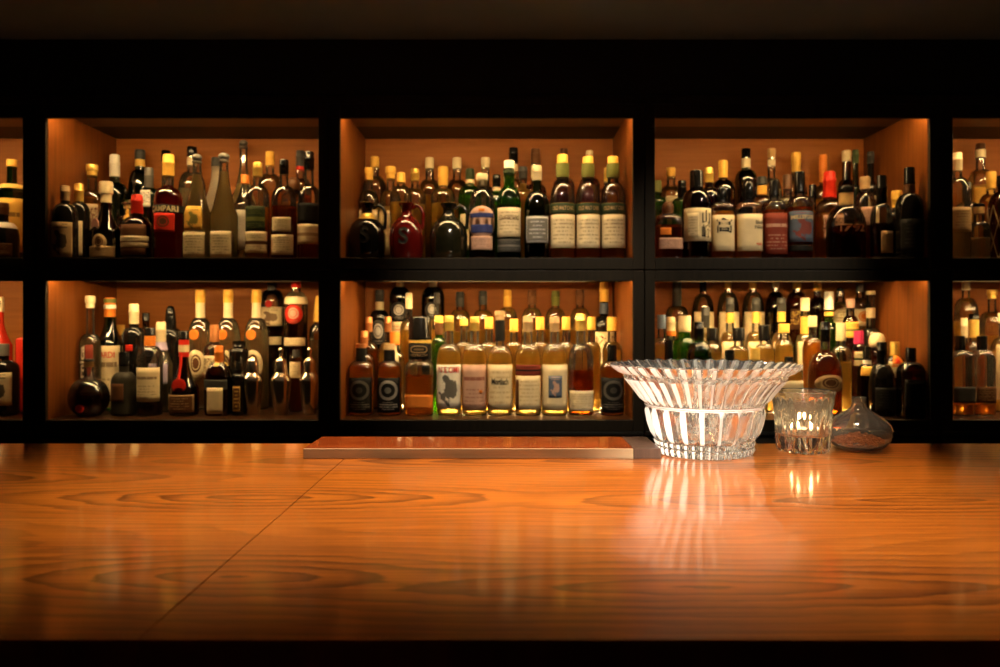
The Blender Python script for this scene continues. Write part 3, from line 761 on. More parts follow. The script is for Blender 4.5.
def build(s):
    x, y, R = s['x'], s['y'], s['r']; fl = BAYS[s['bay']][2]; k = y / FPX
    n, dep = s.get('n', 2), s.get('dep', 1.0)
    zt = min(px_z(s['top'], y), (fz(105.6) if fl == FLOOR_U else LO[1] - .011) - .006) - fl
    cap = s.get('cap'); ch = cap[2] * k if cap else 0
    nr = min(s.get('nw', s['w'] * .33) / 2 * k * .92, R * .8)
    cat = s.get('cat', 'bottle')
    root = empty(s.get('name', 'liquor_bottle'), (x, y, fl + .0006))
    tag(root, s['label'], cat, s.get('group', GROUPS[s['bay']]))
    zf = lambda py: px_z(py, y) - fl
    zl = lambda py: max(.003, px_z(py, y - R * .95) - fl)
    zg = zt - ch * .35 if cap else zt
    zsh = zf(s['sh']) if 'sh' in s else zt - ch - (R * 1.3)
    znk = zf(s['nk']) if 'nk' in s else min(zsh + (R - nr) * 1.15, zt - ch * .9)
    zsh = max(.03, min(zsh, zg - .012)); znk = max(zsh + .006, min(znk, zg - .004))
    P = prof_body(s, zt, R, nr, zsh, znk, zg)
    g = s.get('g', 'clear')
    lathe('body', P, glass(g), root, 32, n, dep, angle=60)
    if 'liq' in s:
        kind, ly = s['liq']; lz = zf(ly)
        L = [(max(.002, p[0] - .0024), max(.0051, p[1]), *p[2:]) for p in P if p[1] < lz - .001]
        out = []
        for p in L:
            if not out or p[1] > out[-1][1] + 1e-5 or p[0] > out[-1][0]: out.append(p)
        out.append((max(.002, radius_at(P, lz) - .0024), lz, 1 if lz < zsh else 0))
        lathe('liquid', out, liquid(kind), root, 28, n, dep, angle=60)
    if cap:
        r = s.get('cw', 0) / 2 * k / 1.10 or nr * 1.07
        o = lathe('stopper' if cap[0] in ('cork', 'ball', 'dome', 'flat') else 'cap', cap_prof(cap[0], max(r, nr * 1.02), zt - ch, zt, nr * 1.03), CAPMAT[cap[1]](), root, 22, angle=50)
        if cap[0] == 'flat': lathe('cork', [(nr * 1.0, zt - ch), (nr * 1.0, zt - ch * .33)], paint('cork', .7), o, 18)
    for q in s.get('neck', []):
        a, b = zf(q[1]), zf(q[0])
        steps = [a + (b - a) * i / 5 for i in range(6)]
        PP = [(radius_at(P, z) + .0009 + (q[3] if len(q) > 3 else 0) * k, z) for z in steps]
        lathe('neck_label_or_glint', PP, paint(q[2], .45), root, 24, angle=60)
    for q in s.get('band', []):
        patch('shoulder_band', P, n, dep, zl(q[1]), zl(q[0]), 0, paint(q[2], .5), root, full=True)
    for q in s.get('labs', []):
        y0, y1, wf, style, paper, ink = q[:6]
        opt = q[6] if len(q) > 6 else ''
        uo = q[7] if len(q) > 7 else 0.0
        patch('front_label', P, n, dep, zl(y1), zl(y0), wf, label_mat(style, paper, ink), root, off=.0007 + (.0006 if opt == 'over' else 0), oval='oval' in opt, u_off=uo)
    for q in s.get('txt', []):
        st, y0, y1, u0, u1, c = q[:6]
        lettering(P, n, dep, R, st, zl(y1), zl(y0), u0, u1, c, root, vert=len(q) > 6)
    if 'seal' in s:
        py, rp, c = s['seal'][:3]; uo = s['seal'][3] if len(s['seal']) > 3 else 0
        zc = zl(py); rr = rp * k
        p0 = wrap(P, n, dep, uo, zc, .0); nrm = Vector((p0.x, p0.y, 0)).normalized()
        bm = bmesh.new(); add_lathe(bm, [(rr, -.002), (rr * 1.02, .0015), (rr * .85, .003), (rr * .7, .0024), (rr * .2, .0027)], 18)
        o = mesh_obj('seal', bm, paint(c, .4), root); o.location = p0 + nrm * .001
        o.rotation_euler = nrm.to_track_quat('Z', 'Y').to_euler()
    if s.get('shape') == 'jug':
        h = zt
        pts = [(nr * 1.1, 0, h * .90), (R * .62, 0, h * .955), (R * .88, 0, h * .90), (R * .99, 0, h * .80), (R * .98, 0, h * .68), (R * .93, 0, h * .54)]
        bm = bmesh.new(); add_tube(bm, pts, [.006, .006, .0058, .0055, .0055, .006], 10)
        mesh_obj('handle', bm, glass(g), root)
    if s.get('collar'):
        a, b, c = s['collar']; zc = [zf(b), zf(a)]
        lathe('collar', [(radius_at(P, z) + .001, z) for z in (zc[0], (zc[0] + zc[1]) / 2, zc[1])], CAPMAT[c](), root, 24)
    if s.get('ribbon'):
        a, b, c, xo = s['ribbon']
        z1, z0 = zf(a), zf(b); bm = bmesh.new(); pts = []
        for i in range(7):
            z = z1 + (z0 - z1) * i / 6; p = wrap(P, n, dep, xo, z, .003); pts.append(p)
        add_tube(bm, pts, .0045, 6); mesh_obj('ribbon', bm, paint(c, .5), root)
    if s.get('net'):
        bm = bmesh.new(); M = 8
        for sgn in (1, -1):
            for i in range(M):
                pts = [wrap(P, n, dep, 2 * PI * i / M + sgn * 2 * PI / M * 1.5 * t / 10, zsh * 1.05 * t / 10 + .004, .0012) for t in range(11)]
                add_tube(bm, pts, .0014, 5)
        mesh_obj('netting', bm, paint('tan', .7), root)
    return root

def shaker(bay, px, top, label):
    y = ROW[0] + .01; k = y / FPX; x = px_x(px, y); fl = BAYS[bay][2]
    root = tag(empty('cocktail_shaker', (x, y, fl + .0006)), label, 'cocktail shaker', 'steel cocktail shakers in a row')
    if 'steel' not in CACHE: CACHE['steel'] = principled('polished_steel', (.78, .70, .56), .20, 1.0)
    st = CACHE['steel']
    z = lambda py: px_z(py, y) - fl
    lathe('cup', [(6.2 * k, 0), (6.6 * k, .002), (8.0 * k, z(404)), (9.3 * k, z(392)), (9.9 * k, z(384.5)), (9.9 * k, z(382.5))], st, root, 32)
    lathe('strainer', [(10.1 * k, z(382.6)), (10.2 * k, z(381)), (9.9 * k, z(379)), (8.2 * k, z(375.5)), (6.6 * k, z(373.5)), (6.1 * k, z(372.4))], st, root, 32)
    zt = z(362)
    o = lathe('cap', [(6.3 * k, z(372.4)), (6.3 * k, z(371)), (5.9 * k, z(369)), (5.8 * k, z(362)), (4.8 * k, z(359.5)), (2.6 * k, z(358)), (1.6 * k, z(357))], st, root, 28)
    if top < 352:
        lathe('knob', [(1.6 * k, z(357)), (1.3 * k, z(354)), (2.4 * k, z(351.8)), (2.6 * k, z(350)), (1.8 * k, z(348.2)), (.5 * k, z(347.6))], st, o, 16)
# ------------------------------------------------------------------ what stands on the shelves
T = 'text'
# upper cabinet cut by the left photo edge
bt('UA', 12, 160, 27, 1, 'tall green bottle with big yellow label, cut by the photo edge', g='dgreen', sh=192, nk=184, nw=10, cap=('screw', 'yellow', 7), neck=[(184, 190, 'gold')], labs=[(198, 252, .98, 'title', 'yellow', 'brown')], liq=('dark', 200))
bt('UA', 3, 203, 29, 0, 'short dark bottle with ridged cap standing before the tall yellow-label bottle', g='dark', sh=238, nk=222, nw=11, cap=('foil', 'brown', 12), labs=[(243, 256, .9, T, 'brown', 'tan')], neck=[(222, 229, 'white')], seal=(230, 3, 'red', -.4))
# upper cabinet with the grappas
bt('UL', 62, 186, 24, 0, 'dark bottle with brown portrait label, first in the front row of the grappa cabinet', dy=-.088, g='dark', sh=217, nk=204, nw=9, cap=('foil', 'tan', 15), labs=[(222, 257, .86, 'blot', 'tan', 'black')])
bt('UL', 79, 184, 23, 1, 'dark bottle with gold capsule and beige picture label, behind the portrait bottle', dy=-.106, g='dark', sh=214, nk=203, nw=9, cap=('foil', 'gold', 18), labs=[(221, 256, .7, 'blot', 'cream', 'green')])
bt('UL', 89, 165, 24, 2, 'clear bottle with thick cork stopper and pink-cream label beside the cabinet wall', dy=-.112, sh=204, nk=190, nw=10, cap=('cork', 'gold', 11), cw=12, labs=[(204, 240, .8, 'scrawl', 'cream', 'wine')], liq=('whisky', 198), n=3)
bt('UL', 112, 155, 26, 3, 'dark green bottle with long white capsule near the grappa cabinet wall', dy=-.055, g='dgreen', sh=197, nk=182, nw=10, cap=('foil', 'white', 22))
bt('UL', 106, 182, 29, 0, 'squat dark bottle with fat ivory stopper, pink seal and keyhole-shaped label', g='brown', liq=('dark', 200), sh=232, nk=205, nw=11, cap=('cork', 'cream', 21), cw=14, shape='cone', seal=(224, 6, 'pink', -.6), labs=[(234, 251, .48, 'emblem', 'tan', 'brown', 'oval'), (246, 257, .86, T, 'tan', 'brown')])
bt('UL', 140, 150, 24, 3, 'dark green champagne-style bottle with black cap and gold neck band', g='dgreen', sh=196, nk=170, nw=10, cap=('foil', 'dgrey', 10), neck=[(160, 167, 'gold')], labs=[(200, 240, .7, T, 'cream', 'brown')])
bt('UL', 149, 168, 20, 2, 'slim dark bottle with grey capsule and white bow-shaped label', g='dgreen', sh=196, nk=188, nw=8.5, cap=('foil', 'grey', 20), labs=[(190, 207, .5, 'scrawl', 'white', 'black')])
bt('UL', 128, 203, 20, 1, 'short clear bottle with a yellow neck tag half hidden behind two squat bottles', sh=222, nw=9, cap=('flat', 'brown', 6), cw=12, labs=[(208, 220, .3, 'plain', 'yellow', 'brown', '', .3)], liq=('amber', 226))
bt('UL', 137, 195, 29, 0, 'squat dark bottle with red wax cap and tan banner label', g='brown', liq=('dark', 222), sh=230, nk=217, nw=10.5, cap=('wax', 'red', 19), cw=12, labs=[(224, 255, .86, 'plain', 'brown', 'tan'), (236, 247, .94, 'band', 'cream', 'brown', 'over')])
bt('UL', 168.5, 155, 28, 0, 'tall red aperitif bottle with yellow cap and white lettering across its shoulder', liq=('red', 186), sh=200, nk=188, nw=11, cap=('foil', 'yellow', 21), cw=12.5, band=[(204.5, 212.5, 'black')], labs=[(213, 232, .72, 'emblem', 'red', 'brown')], txt=[('CAMPARI', 205.6, 211.6, -.93, .88, 'cream')])
bt('UL', 166, 151, 22, 3, 'clear bottle with black cap just behind the red aperitif bottle', sh=196, nw=9, cap=('screw', 'black', 11), liq=('pale', 200))
bt('UL', 192, 147, 26, 3, 'clear bottle with glinting black cap behind the first ball-stopper grappa', sh=190, nk=172, nw=10, cap=('foil', 'black', 10), neck=[(158, 166, 'cream')], liq=('water', 190))
bt('UL', 197, 154, 27, 0, 'tall flared clear grappa bottle with ball stopper and lime fruit label', shape='cone', sh=214, nk=163, nw=9, cap=('ball', 'grey', 9), cw=11, liq=('grappa', 175), labs=[(206, 230, .66, 'blot', 'lilac', 'green'), (232, 257, .82, T, 'cream', 'brown')])
CACHE[('label', 'blot', 'lilac', 'green')] = label_mat('blot', 'yellow', 'green')
bt('UL', 217, 158, 27, 2, 'milky white frosted bottle with dark cap between the two ball-stopper grappas', g='milk', sh=206, nk=170, nw=11, shape='cone', cap=('screw', 'dgrey', 9))
bt('UL', 224, 153, 28, 0, 'tall flared clear grappa bottle with ball stopper and plain cream label', shape='cone', sh=216, nk=163, nw=9, cap=('ball', 'grey', 9), cw=12, liq=('grappa', 172), labs=[(231, 257, .76, T, 'cream', 'brown')])
bt('UL', 243.5, 140, 24, 3, 'tallest slender clear bottle with dark ball stopper, rising above the grappas', shape='cone', sh=200, nk=160, nw=8, cap=('ball', 'grey', 8), cw=9, liq=('grappa', 185))
bt('UL', 245, 175, 23, 1, 'clear sloping bottle with small orange cap behind the green-banded square bottle', shape='cone', sh=206, nk=184, nw=8, cap=('screw', 'orange', 9), cw=9, liq=('water', 192), labs=[(210, 250, .7, 'plain', 'white', 'grey')])
bt('UL', 257.5, 163, 23, 0, 'clear bottle with dark green shoulder label and cream label crossed by a dark bar', sh=199, nk=186, nw=9.5, cap=('foil', 'gold', 14), liq=('whisky', 208), labs=[(206, 231, .82, 'band', 'dgreen', 'green'), (231.5, 253, .93, 'band', 'cream', 'brown')])
bt('UL', 270, 152, 23, 2, 'clear bottle with pale yellow cap behind the dark-bar label bottle', sh=186, nk=174, nw=9, cap=('foil', 'yellow', 14), liq=('whisky', 192))
bt('UL', 284, 160, 25, 0, 'amber whisky bottle with black cap and two plain white labels', sh=203, nk=186, nw=9.5, cap=('foil', 'black', 15), liq=('amber', 207), labs=[(217, 232, .72, T, 'cream', 'brown'), (234.5, 255, .86, T, 'cream', 'brown')])
bt('UL', 293.5, 178, 23, 1, 'amber decanter with round dark glass stopper behind the two-label amber bottle', sh=200, nw=10, cap=('dome', 'brown', 14), cw=15, liq=('whisky', 203))
bt('UL', 300.5, 151, 22, 2, 'clear bottle with grey capsule and red neck ring at the back of the grappa cabinet', sh=188, nk=178, nw=9, cap=('foil', 'dgrey', 16), neck=[(167, 170.5, 'red')], liq=('amber', 196))
bt('UL', 309, 152, 22, 0, 'whisky bottle with tall black capsule, black upper label and white lower label', sh=201, nk=186, nw=10.5, cap=('foil', 'black', 18), liq=('amber', 206), labs=[(203, 223, .94, 'plain', 'black', 'grey'), (224, 244, .92, 'band', 'cream', 'tan')])
# lower cabinet cut by the left photo edge
bt('LA', -1, 297, 24, 1, 'bulbous red bottle with pale cap, cut by the photo edge', g='redbottle', sh=345, nk=318, nw=9, cap=('foil', 'cream', 15), shape='cone', labs=[(345, 380, .4, T, 'cream', 'brown')])
bt('LA', 4, 344, 28, 0, 'dark bottle with cream label and black slanted mark, before the bulbous red bottle', g='dark', sh=371, nk=360, nw=10, cap=('screw', 'grey', 12), ribbon=(360, 372, 'orange', -.1), labs=[(373, 406, .86, 'blot', 'cream', 'black')])
bt('LA', 27, 330, 20, 1, 'thin sliver of a red bottle showing beside the cabinet post', g='redbottle', sh=340, nw=7, cap=('screw', 'red', 8))
# lower cabinet with the shakers
bt('LL', 88, 296, 20, 1, 'slim clear bottle with cork and vertical white lettering above the round decanter', dy=-.024, sh=346, nk=334, nw=8.5, cap=('cork', 'cream', 12), cw=10, liq=('water', 340), txt=[('arnica', 346, 386, -.55, -.05, 'white', 'v')], labs=[(345, 388, .35, 'plain', 'wine', 'red', '', .35)])
bt('LL', 110, 298, 25, 1, 'green vermouth bottle with red and white foil and wide cream label', dy=.05, g='dgreen', shape='cone', sh=343, nk=318, nw=11, cap=('foil', 'orange', 19), cw=12, labs=[(346, 408, .95, 'title', 'cream', 'brown')], txt=[('ELARDI', 352, 358, -.7, .7, 'red')], neck=[(305, 309, 'white', .6), (299, 303, 'green', .6)])
bt('LL', 89, 359, 40, 0, 'squat globe decanter half full of dark spirit near the cabinet wall', dy=-.028, shape='globe', nk=378, nw=10, cap=('flat', 'dgrey', 8), cw=10.5, liq=('dark', 394), seal=(409, 4, 'red'), cat='decanter', name='globe_decanter')
bt('LL', 121, 325, 18, 3, 'bottle with small yellow cap peeping between the vermouth and the white-capped black bottle', sh=352, nw=7.5, cap=('screw', 'yellow', 10), liq=('amber', 350))
bt('LL', 134, 304, 22, 1, 'round black bottle with tall white capsule and small red square label', g='dark', sh=338, nk=327, nw=9.5, cap=('foil', 'cream', 20), labs=[(345, 351, .3, 'plain', 'red', 'red')])
bt('LL', 146, 313, 18, 2, 'bottle with small black cap behind the orange-ringed clear bottle', g='brown', sh=345, nw=7.5, cap=('screw', 'black', 8), liq=('dark', 340))
bt('LL', 124, 352, 25, 0, 'squat matte dark bottle with faint brown label in front of the vermouth', g='matte', sh=384, nk=372, nw=10, cap=('screw', 'black', 14), labs=[(384, 402, .6, 'plain', 'brown', 'tan', '', -.25)])
bt('LL', 150, 328, 24, 0, 'clear bottle with black and orange cap and large cream text label', sh=359, nk=346, nw=10.5, cap=('screw', 'black', 8), neck=[(336, 346, 'orange', .3)], liq=('dark', 404), labs=[(368, 402, .94, 'title', 'cream', 'brown')])
bt('LL', 161, 322, 23, 1, 'clear sloping bottle with white capsule and lilac label beside the cream text label', shape='cone', sh=364, nk=336, nw=9.5, cap=('foil', 'cream', 20), neck=[(342, 350, 'lilac')], liq=('water', 352), labs=[(364, 384, .8, 'blot', 'lilac', 'blue')])
bt('LL', 170.5, 306, 23, 2, 'tall black bottle with pointed black cap at the back of the shaker cabinet', g='dark', sh=340, nk=328, nw=11, cap=('point', 'black', 22), cw=11)
bt('LL', 184, 331, 28, 0, 'squat round liqueur bottle with red ribbon, red seal and dark framed label', g='brown', liq=('dark', 372), shape='cone', sh=388, nk=358, nw=10, cap=('screw', 'black', 8), neck=[(340, 357, 'red'), (345, 352, 'cream', .25)], ribbon=(356, 380, 'red', -.15), seal=(386, 7, 'red'), labs=[(395, 413, .9, 'frame', 'brown', 'tan')])
for i, (px, top, who) in enumerate(((200.3, 290, 'nearest the tall black bottle'), (228.2, 290, 'middle one of three'), (256.5, 290, 'nearest the steel shakers'))):
    bt('LL', px, top, 25, 2, 'clear bottle with gold foil and round red seal, ' + who, sh=347, nk=318, nw=9.5, cap=('foil', 'yellow', 13), cw=11, liq=('water', 330), seal=(335, 5.2, 'orange', -.15), labs=[(350, 380, .7, 'emblem', 'cream', 'brown', 'oval')], neck=[(303, 318, 'cream')], group='gold-foil bottles with red seals')  # cream neck wrap stands in for a bright light streak in clear glass
bt('LL', 214.5, 325, 20, 1, 'bottle with reddish cap and ornate cream label behind the orange-capped square bottle', sh=352, nk=344, nw=9, cap=('screw', 'copper', 17), cw=10, liq=('orange', 356), labs=[(356, 378, .8, 'scrawl', 'cream', 'brown')])
bt('LL', 219, 346, 24, 0, 'square amber liqueur bottle with orange cap and narrow upright white label', n=4, g='brown', liq=('amber', 372), sh=380, nk=362, nw=9, cap=('foil', 'orange', 16), cw=9.5, labs=[(380, 390, .85, 'plain', 'dgrey', 'grey'), (388, 414, .40, 'plain', 'cream', 'grey')], neck=[(362, 366, 'gold')])
bt('LL', 239, 341, 19, 1, 'black bottle with flat black shoulders behind the first steel shaker', g='dark', sh=353, nk=348, nw=12, cap=('screw', 'black', 6), cw=14)
bt('LL', 238.5, 362, 14, 0, 'thin dark bottle with gilt-edged label squeezed beside the first steel shaker', g='dark', sh=378, nw=7, cap=('screw', 'black', 9), labs=[(386, 412, .5, 'frame', 'brown', 'gold')])
shaker('LL', 252.5, 357, 'steel cocktail shaker without a knob, beside the thin dark bottle')
shaker('LL', 281, 347, 'steel cocktail shaker with a knob, standing between two other shakers')
shaker('LL', 309.5, 346, 'steel cocktail shaker closest to the cabinet post')
bt('LL', 272, 283, 24, 3, 'dark-filled clear bottle with two white labels and red neck seal behind the shakers', sh=303, nk=290, nw=10, liq=('dark', 324), cap=('screw', 'silver', 8), seal=(304, 3.5, 'red'), labs=[(307, 326, .94, 'blot', 'cream', 'brown'), (337, 345, .9, T, 'cream', 'brown')])
bt('LL', 296, 281, 23, 2, 'dark-filled bottle with red shield label and red cap tip behind the shakers', sh=306, nk=292, nw=10, liq=('dark', 318), cap=('screw', 'red', 7), neck=[(297, 304, 'cream')], labs=[(305, 324, .75, 'emblem', 'red', 'rose', 'oval'), (338, 346, .9, T, 'cream', 'brown')])
bt('LL', 318, 296, 17, 2, 'clear bottle with long yellow tapered capsule beside the cabinet post', sh=335, nk=324, nw=7.5, cap=('point', 'yellow', 26), cw=8.5, liq=('water', 340))
bt('LL', 296, 350, 13, 1, 'small bottle with cream label seen in the gap between two shakers', sh=358, nw=7, cap=('screw', 'dgrey', 7), liq=('amber', 360), labs=[(362, 378, .8, T, 'cream', 'brown')])
# upper middle cabinet with the jugs
bt('UM', 371, 157, 23, 3, 'clear bottle with yellow cap, tallest in the corner above the first black jug', sh=190, nk=176, nw=9, cap=('foil', 'yellow', 11), liq=('pale', 206))
bt('UM', 365.5, 168, 20, 2, 'clear bottle with yellow cap directly behind the first black jug', sh=205, nk=190, nw=8.5, cap=('cork', 'yellow', 12), cw=9.5, liq=('pale', 209), labs=[(210, 252, .9, 'plain', 'cream', 'tan')])
bt('UM', 390.5, 167, 22, 2, 'clear bottle with broad yellow stopper and cream label behind the two first jugs', sh=204, nk=190, nw=9, cap=('cork', 'yellow', 12), cw=11, liq=('pale', 208), labs=[(211, 255, .95, 'plain', 'cream', 'tan')])
bt('UM', 401, 173, 22, 1, 'round-shouldered clear bottle with yellow cap behind the dark red jug', sh=198, nk=186, nw=8.5, cap=('screw', 'yellow', 10), liq=('pale', 203))
bt('UM', 415, 169, 22, 2, 'clear bottle with dark-topped gold cap above the red jug handle', sh=200, nk=188, nw=8.5, cap=('foil', 'gold', 12), neck=[(178, 180, 'brown')], liq=('pale', 205))
bt('UM', 429.5, 158, 23, 3, 'tall clear bottle with ivory cap and golden liquid between red and olive jugs', sh=194, nk=180, nw=9, cap=('foil', 'cream', 11), liq=('pale', 196))
bt('UM', 443, 167, 24, 2, 'clear bottle with large two-tier yellow cap above the olive jug', sh=198, nk=188, nw=10, cap=('cork', 'yellow', 19), cw=11, liq=('pale', 204))
bt('UM', 457, 158, 23, 3, 'tall clear bottle with ivory cap and glinting neck behind the olive jug', sh=196, nk=180, nw=9, cap=('foil', 'cream', 11), liq=('whisky', 206))
bt('UM', 470, 169, 23, 2, 'bright green bottle with grey-green capsule and white neck chevron', g='green', sh=196, nk=186, nw=9, cap=('foil', 'dgreen', 11), neck=[(180, 184, 'cream')], liq=('lime', 196), labs=[(214, 250, .8, 'plain', 'cream', 'tan')])
bt('UM', 365, 203, 37, 0, 'black ceramic jug with gold collar, first of three handled jugs', shape='jug', g='black', nw=11, name='ceramic_jug', cat='jug', collar=(214, 220, 'gold'), txt=[('S', 226, 243, -.22, .25, 'black')], group='ceramic spirit jugs', cap=None)
bt('UM', 406.5, 203, 34, 0, 'dark red ceramic jug between a black jug and an olive jug', shape='jug', g='redglaze', nw=11, name='ceramic_jug', cat='jug', txt=[('S', 227, 244, -.35, .2, 'dgrey')], group='ceramic spirit jugs', cap=None)
bt('UM', 448.5, 203, 38, 0, 'olive black ceramic jug standing beside the blue and white label bottle', shape='jug', g='olive', nw=12, name='ceramic_jug', cat='jug', group='ceramic spirit jugs', cap=None)
bt('UM', 482, 174, 26, 0, 'clear whisky bottle with oval pale label striped in blue', sh=207, nk=189, nw=11, bulge=1, cap=('cork', 'cream', 12), cw=12.5, liq=('dark', 214), labs=[(206, 238, .96, 'plain', 'rose', 'blue', 'oval'), (213, 217.5, .86, 'plain', 'blue', 'blue', 'over'), (224.5, 233, .80, 'plain', 'blue', 'blue', 'over'), (208.5, 211.5, .22, 'plain', 'orange', 'red', 'over'), (236, 250, .80, T, 'rose', 'brown')])
bt('UM', 485.5, 158, 22, 3, 'clear bottle with wide flat ivory stopper behind the blue-striped label bottle', sh=195, nw=8.5, cap=('cork', 'cream', 10), cw=9.5, liq=('whisky', 205))
bt('UM', 496.5, 175, 21, 2, 'green bottle with black capsule between the blue-striped and white-capped bottles', g='green', sh=202, nk=192, nw=8.5, cap=('foil', 'black', 12), liq=('lime', 204), neck=[(188, 191, 'cream')])
bt('UM', 509, 161, 24, 0, 'bright green whisky bottle with white cap and tall cream label', g='green', sh=204, nk=188, nw=11, bulge=1, cap=('screw', 'white', 8), cw=11, neck=[(170, 174, 'dgreen', .2)], liq=('dark', 206), labs=[(207.5, 237, .96, T, 'cream', 'brown'), (239, 252, .96, 'band', 'dgrey', 'grey')], txt=[('LAPHROAIG', 216.5, 220, -.75, .75, 'brown')])
bt('UM', 513.5, 148, 21, 3, 'tall bottle with black capsule behind the white-capped green bottle', sh=190, nk=178, nw=9.5, cap=('foil', 'black', 15), neck=[(165, 172, 'cream')], liq=('whisky', 190))
bt('UM', 523, 167, 20, 2, 'pale yellow bottle with dark capsule in the gap between two green bottles', sh=196, nw=9, cap=('foil', 'dgrey', 12), liq=('pale', 184))
bt('UM', 537, 166, 25, 0, 'dark green bottle with ivory neck label and shiny silver-grey label', g='dgreen', sh=208, nk=192, nw=10, cap=('foil', 'cream', 15), liq=('dark', 210), labs=[(216, 243, .88, 'frame', 'grey', 'silver')])
bt('UM', 535.5, 149, 22, 3, 'tall bottle with brown capsule behind the silver-label green bottle', sh=192, nw=9.5, cap=('foil', 'brown', 15), neck=[(166, 178, 'cream')], liq=('amber', 195))
for px, top, capc, who in ((562.5, 155, 'yellow', 'nearest the silver-label green bottle'), (588, 157, 'yellow', 'middle of three matching bottles'), (613, 157, 'orange', 'nearest the cabinet side, orange cap')):
    bt('UM', px, top, 25, 0, 'pot-still bottle, dark band over cream label, ' + who, sh=202, nk=183, nw=11.5, bulge=1, cap=('screw', capc if capc == 'yellow' else 'yellow', 9), cw=11, neck=[(164, 178, 'green', .6)], liq=('whisky', 204), band=[(203, 213.5, 'dgreen')], labs=[(214.5, 248, .95, T, 'cream', 'brown')], txt=[('OLD MALT CASK', 206, 210, -.8, .8, 'tan')], group='three matching dark-banded whisky bottles')
bt('UM', 564, 149, 21, 3, 'bottle with brown capsule behind the dark-banded bottle nearest the green ones', sh=186, nw=8, cap=('foil', 'brown', 12), liq=('amber', 190))
bt('UM', 589.5, 151, 21, 3, 'bottle with ivory capsule behind the middle dark-banded bottle', sh=186, nw=7.5, cap=('foil', 'cream', 12), liq=('pinkish', 190))
bt('UM', 608, 168, 20, 2, 'bottle with dull yellow capsule behind the last dark-banded bottle', sh=196, nw=8, cap=('foil', 'gold', 14), liq=('whisky', 196))
# lower middle cabinet, packed with pale whisky
bt('LM', 357, 344, 25, 0, 'clear bottle with black neck sleeve and ringed black label, beside the cabinet wall', sh=370, nk=361, nw=10.5, cap=('screw', 'copper', 4), neck=[(348, 361, 'black', .4)], liq=('whisky', 366), labs=[(378, 413, .90, 'ring', 'black', 'grey')])
bt('LM', 364, 331, 20, 1, 'bottle with copper capsule rising behind the first black-sleeved bottle', sh=362, nk=354, nw=8, cap=('foil', 'copper', 16), liq=('whisky', 360))
bt('LM', 366, 317, 20, 2, 'bottle with copper capsule, hindmost in the corner of the whisky cabinet', sh=350, nk=342, nw=7.5, cap=('foil', 'copper', 15), liq=('whisky', 350))
bt('LM', 389.5, 344, 24, 0, 'clear bottle with black neck sleeve and round silver emblem beside the black-capped decanter', sh=371, nk=361, nw=11, cap=('screw', 'tan', 6), neck=[(350, 361, 'black', .4)], liq=('whisky', 366), labs=[(378, 413, .90, 'ring', 'black', 'silver')])
bt('LM', 379.5, 290, 20, 3, 'black-green bottle with cream neck band and oval silver label above copper capsules', g='dark', sh=320, nk=310, nw=9, cap=('foil', 'dgrey', 12), neck=[(302, 310, 'cream')], labs=[(320, 345, .8, 'emblem', 'dgrey', 'silver', 'oval'), (349, 380, .9, 'plain', 'cream', 'tan')])
bt('LM', 400, 281, 22, 3, 'stout dark green bottle with oval label and ivory cap above the red-orange cap', g='dgreen', sh=298, nk=287, nw=8, cap=('screw', 'cream', 5), labs=[(302, 320, .8, 'emblem', 'dgrey', 'silver', 'oval'), (322, 350, .9, T, 'cream', 'red')], liq=('dark', 298))
bt('LM', 433, 281, 23, 3, 'stout dark green bottle with ivory cap above the big black decanter cap', g='dgreen', sh=299, nk=287, nw=8, cap=('screw', 'cream', 5), labs=[(302, 318, .6, 'emblem', 'dgrey', 'silver', 'oval')], liq=('dark', 298))
bt('LM', 388, 317, 20, 2, 'bottle with copper capsule between the oval-label bottle and the red-orange cap', sh=350, nk=342, nw=7.5, cap=('foil', 'copper', 15), liq=('pale', 350))
bt('LM', 395, 332, 19, 1, 'bottle with bright red-orange cap behind the silver-emblem bottle', sh=360, nk=352, nw=9, cap=('screw', 'orange', 13), cw=11, liq=('pale', 362), labs=[(346, 372, .5, 'plain', 'cream', 'tan')])
bt('LM', 409, 293, 18, 2, 'slim clear bottle with long ivory capsule behind the big black decanter cap', sh=330, nk=320, nw=7, cap=('foil', 'cream', 16), liq=('pale', 330))
bt('LM', 420, 317, 28, 0, 'ribbed clear decanter with huge black cap, black oval neck label and red-orange base', n=5, sh=368, nk=362, nw=25, cap=('screw', 'black', 23), cw=18, neck=[(340, 343, 'gold', .2), (344, 359, 'black', .2)], liq=('whisky', 376), labs=[(345, 358, .6, 'ring', 'black', 'tan', 'over'), (395, 409, .9, 'plain', 'orange', 'red')], name='whisky_decanter', cat='decanter')
bt('LM', 437, 293, 16, 2, 'slim clear bottle with thin dark capsule in front of a stout green bottle', sh=330, nk=318, nw=6.5, cap=('foil', 'dgrey', 11), liq=('pale', 330))
bt('LM', 439, 316, 15, 1, 'green bottle with gold cap and dark label beside the big black decanter cap', g='green', sh=346, nk=338, nw=8.5, cap=('screw', 'yellow', 7), neck=[(323, 335, 'brown', .2)], liq=('lime', 346))
bt('LM', 449, 316, 25, 0, 'pale whisky bottle with tan capsule, red-lettered label and black ink drawing', sh=360, nk=344, nw=10, cap=('foil', 'gold', 15), liq=('pale', 350), labs=[(365, 409, .95, 'blot', 'white', 'black')], txt=[('N E OMI', 367, 373, -.75, .8, 'red')])
bt('LM', 460, 292, 21, 3, 'clear bottle with black-edged white capsule above the ink-drawing bottle', sh=322, nk=310, nw=8.5, cap=('foil', 'dgrey', 15), liq=('pale', 332))
bt('LM', 464, 319, 19, 1, 'pale bottle with yellow cap between the ink-drawing and pink-label bottles', sh=352, nk=342, nw=8, cap=('screw', 'yellow', 7), cw=9, liq=('pale', 345))
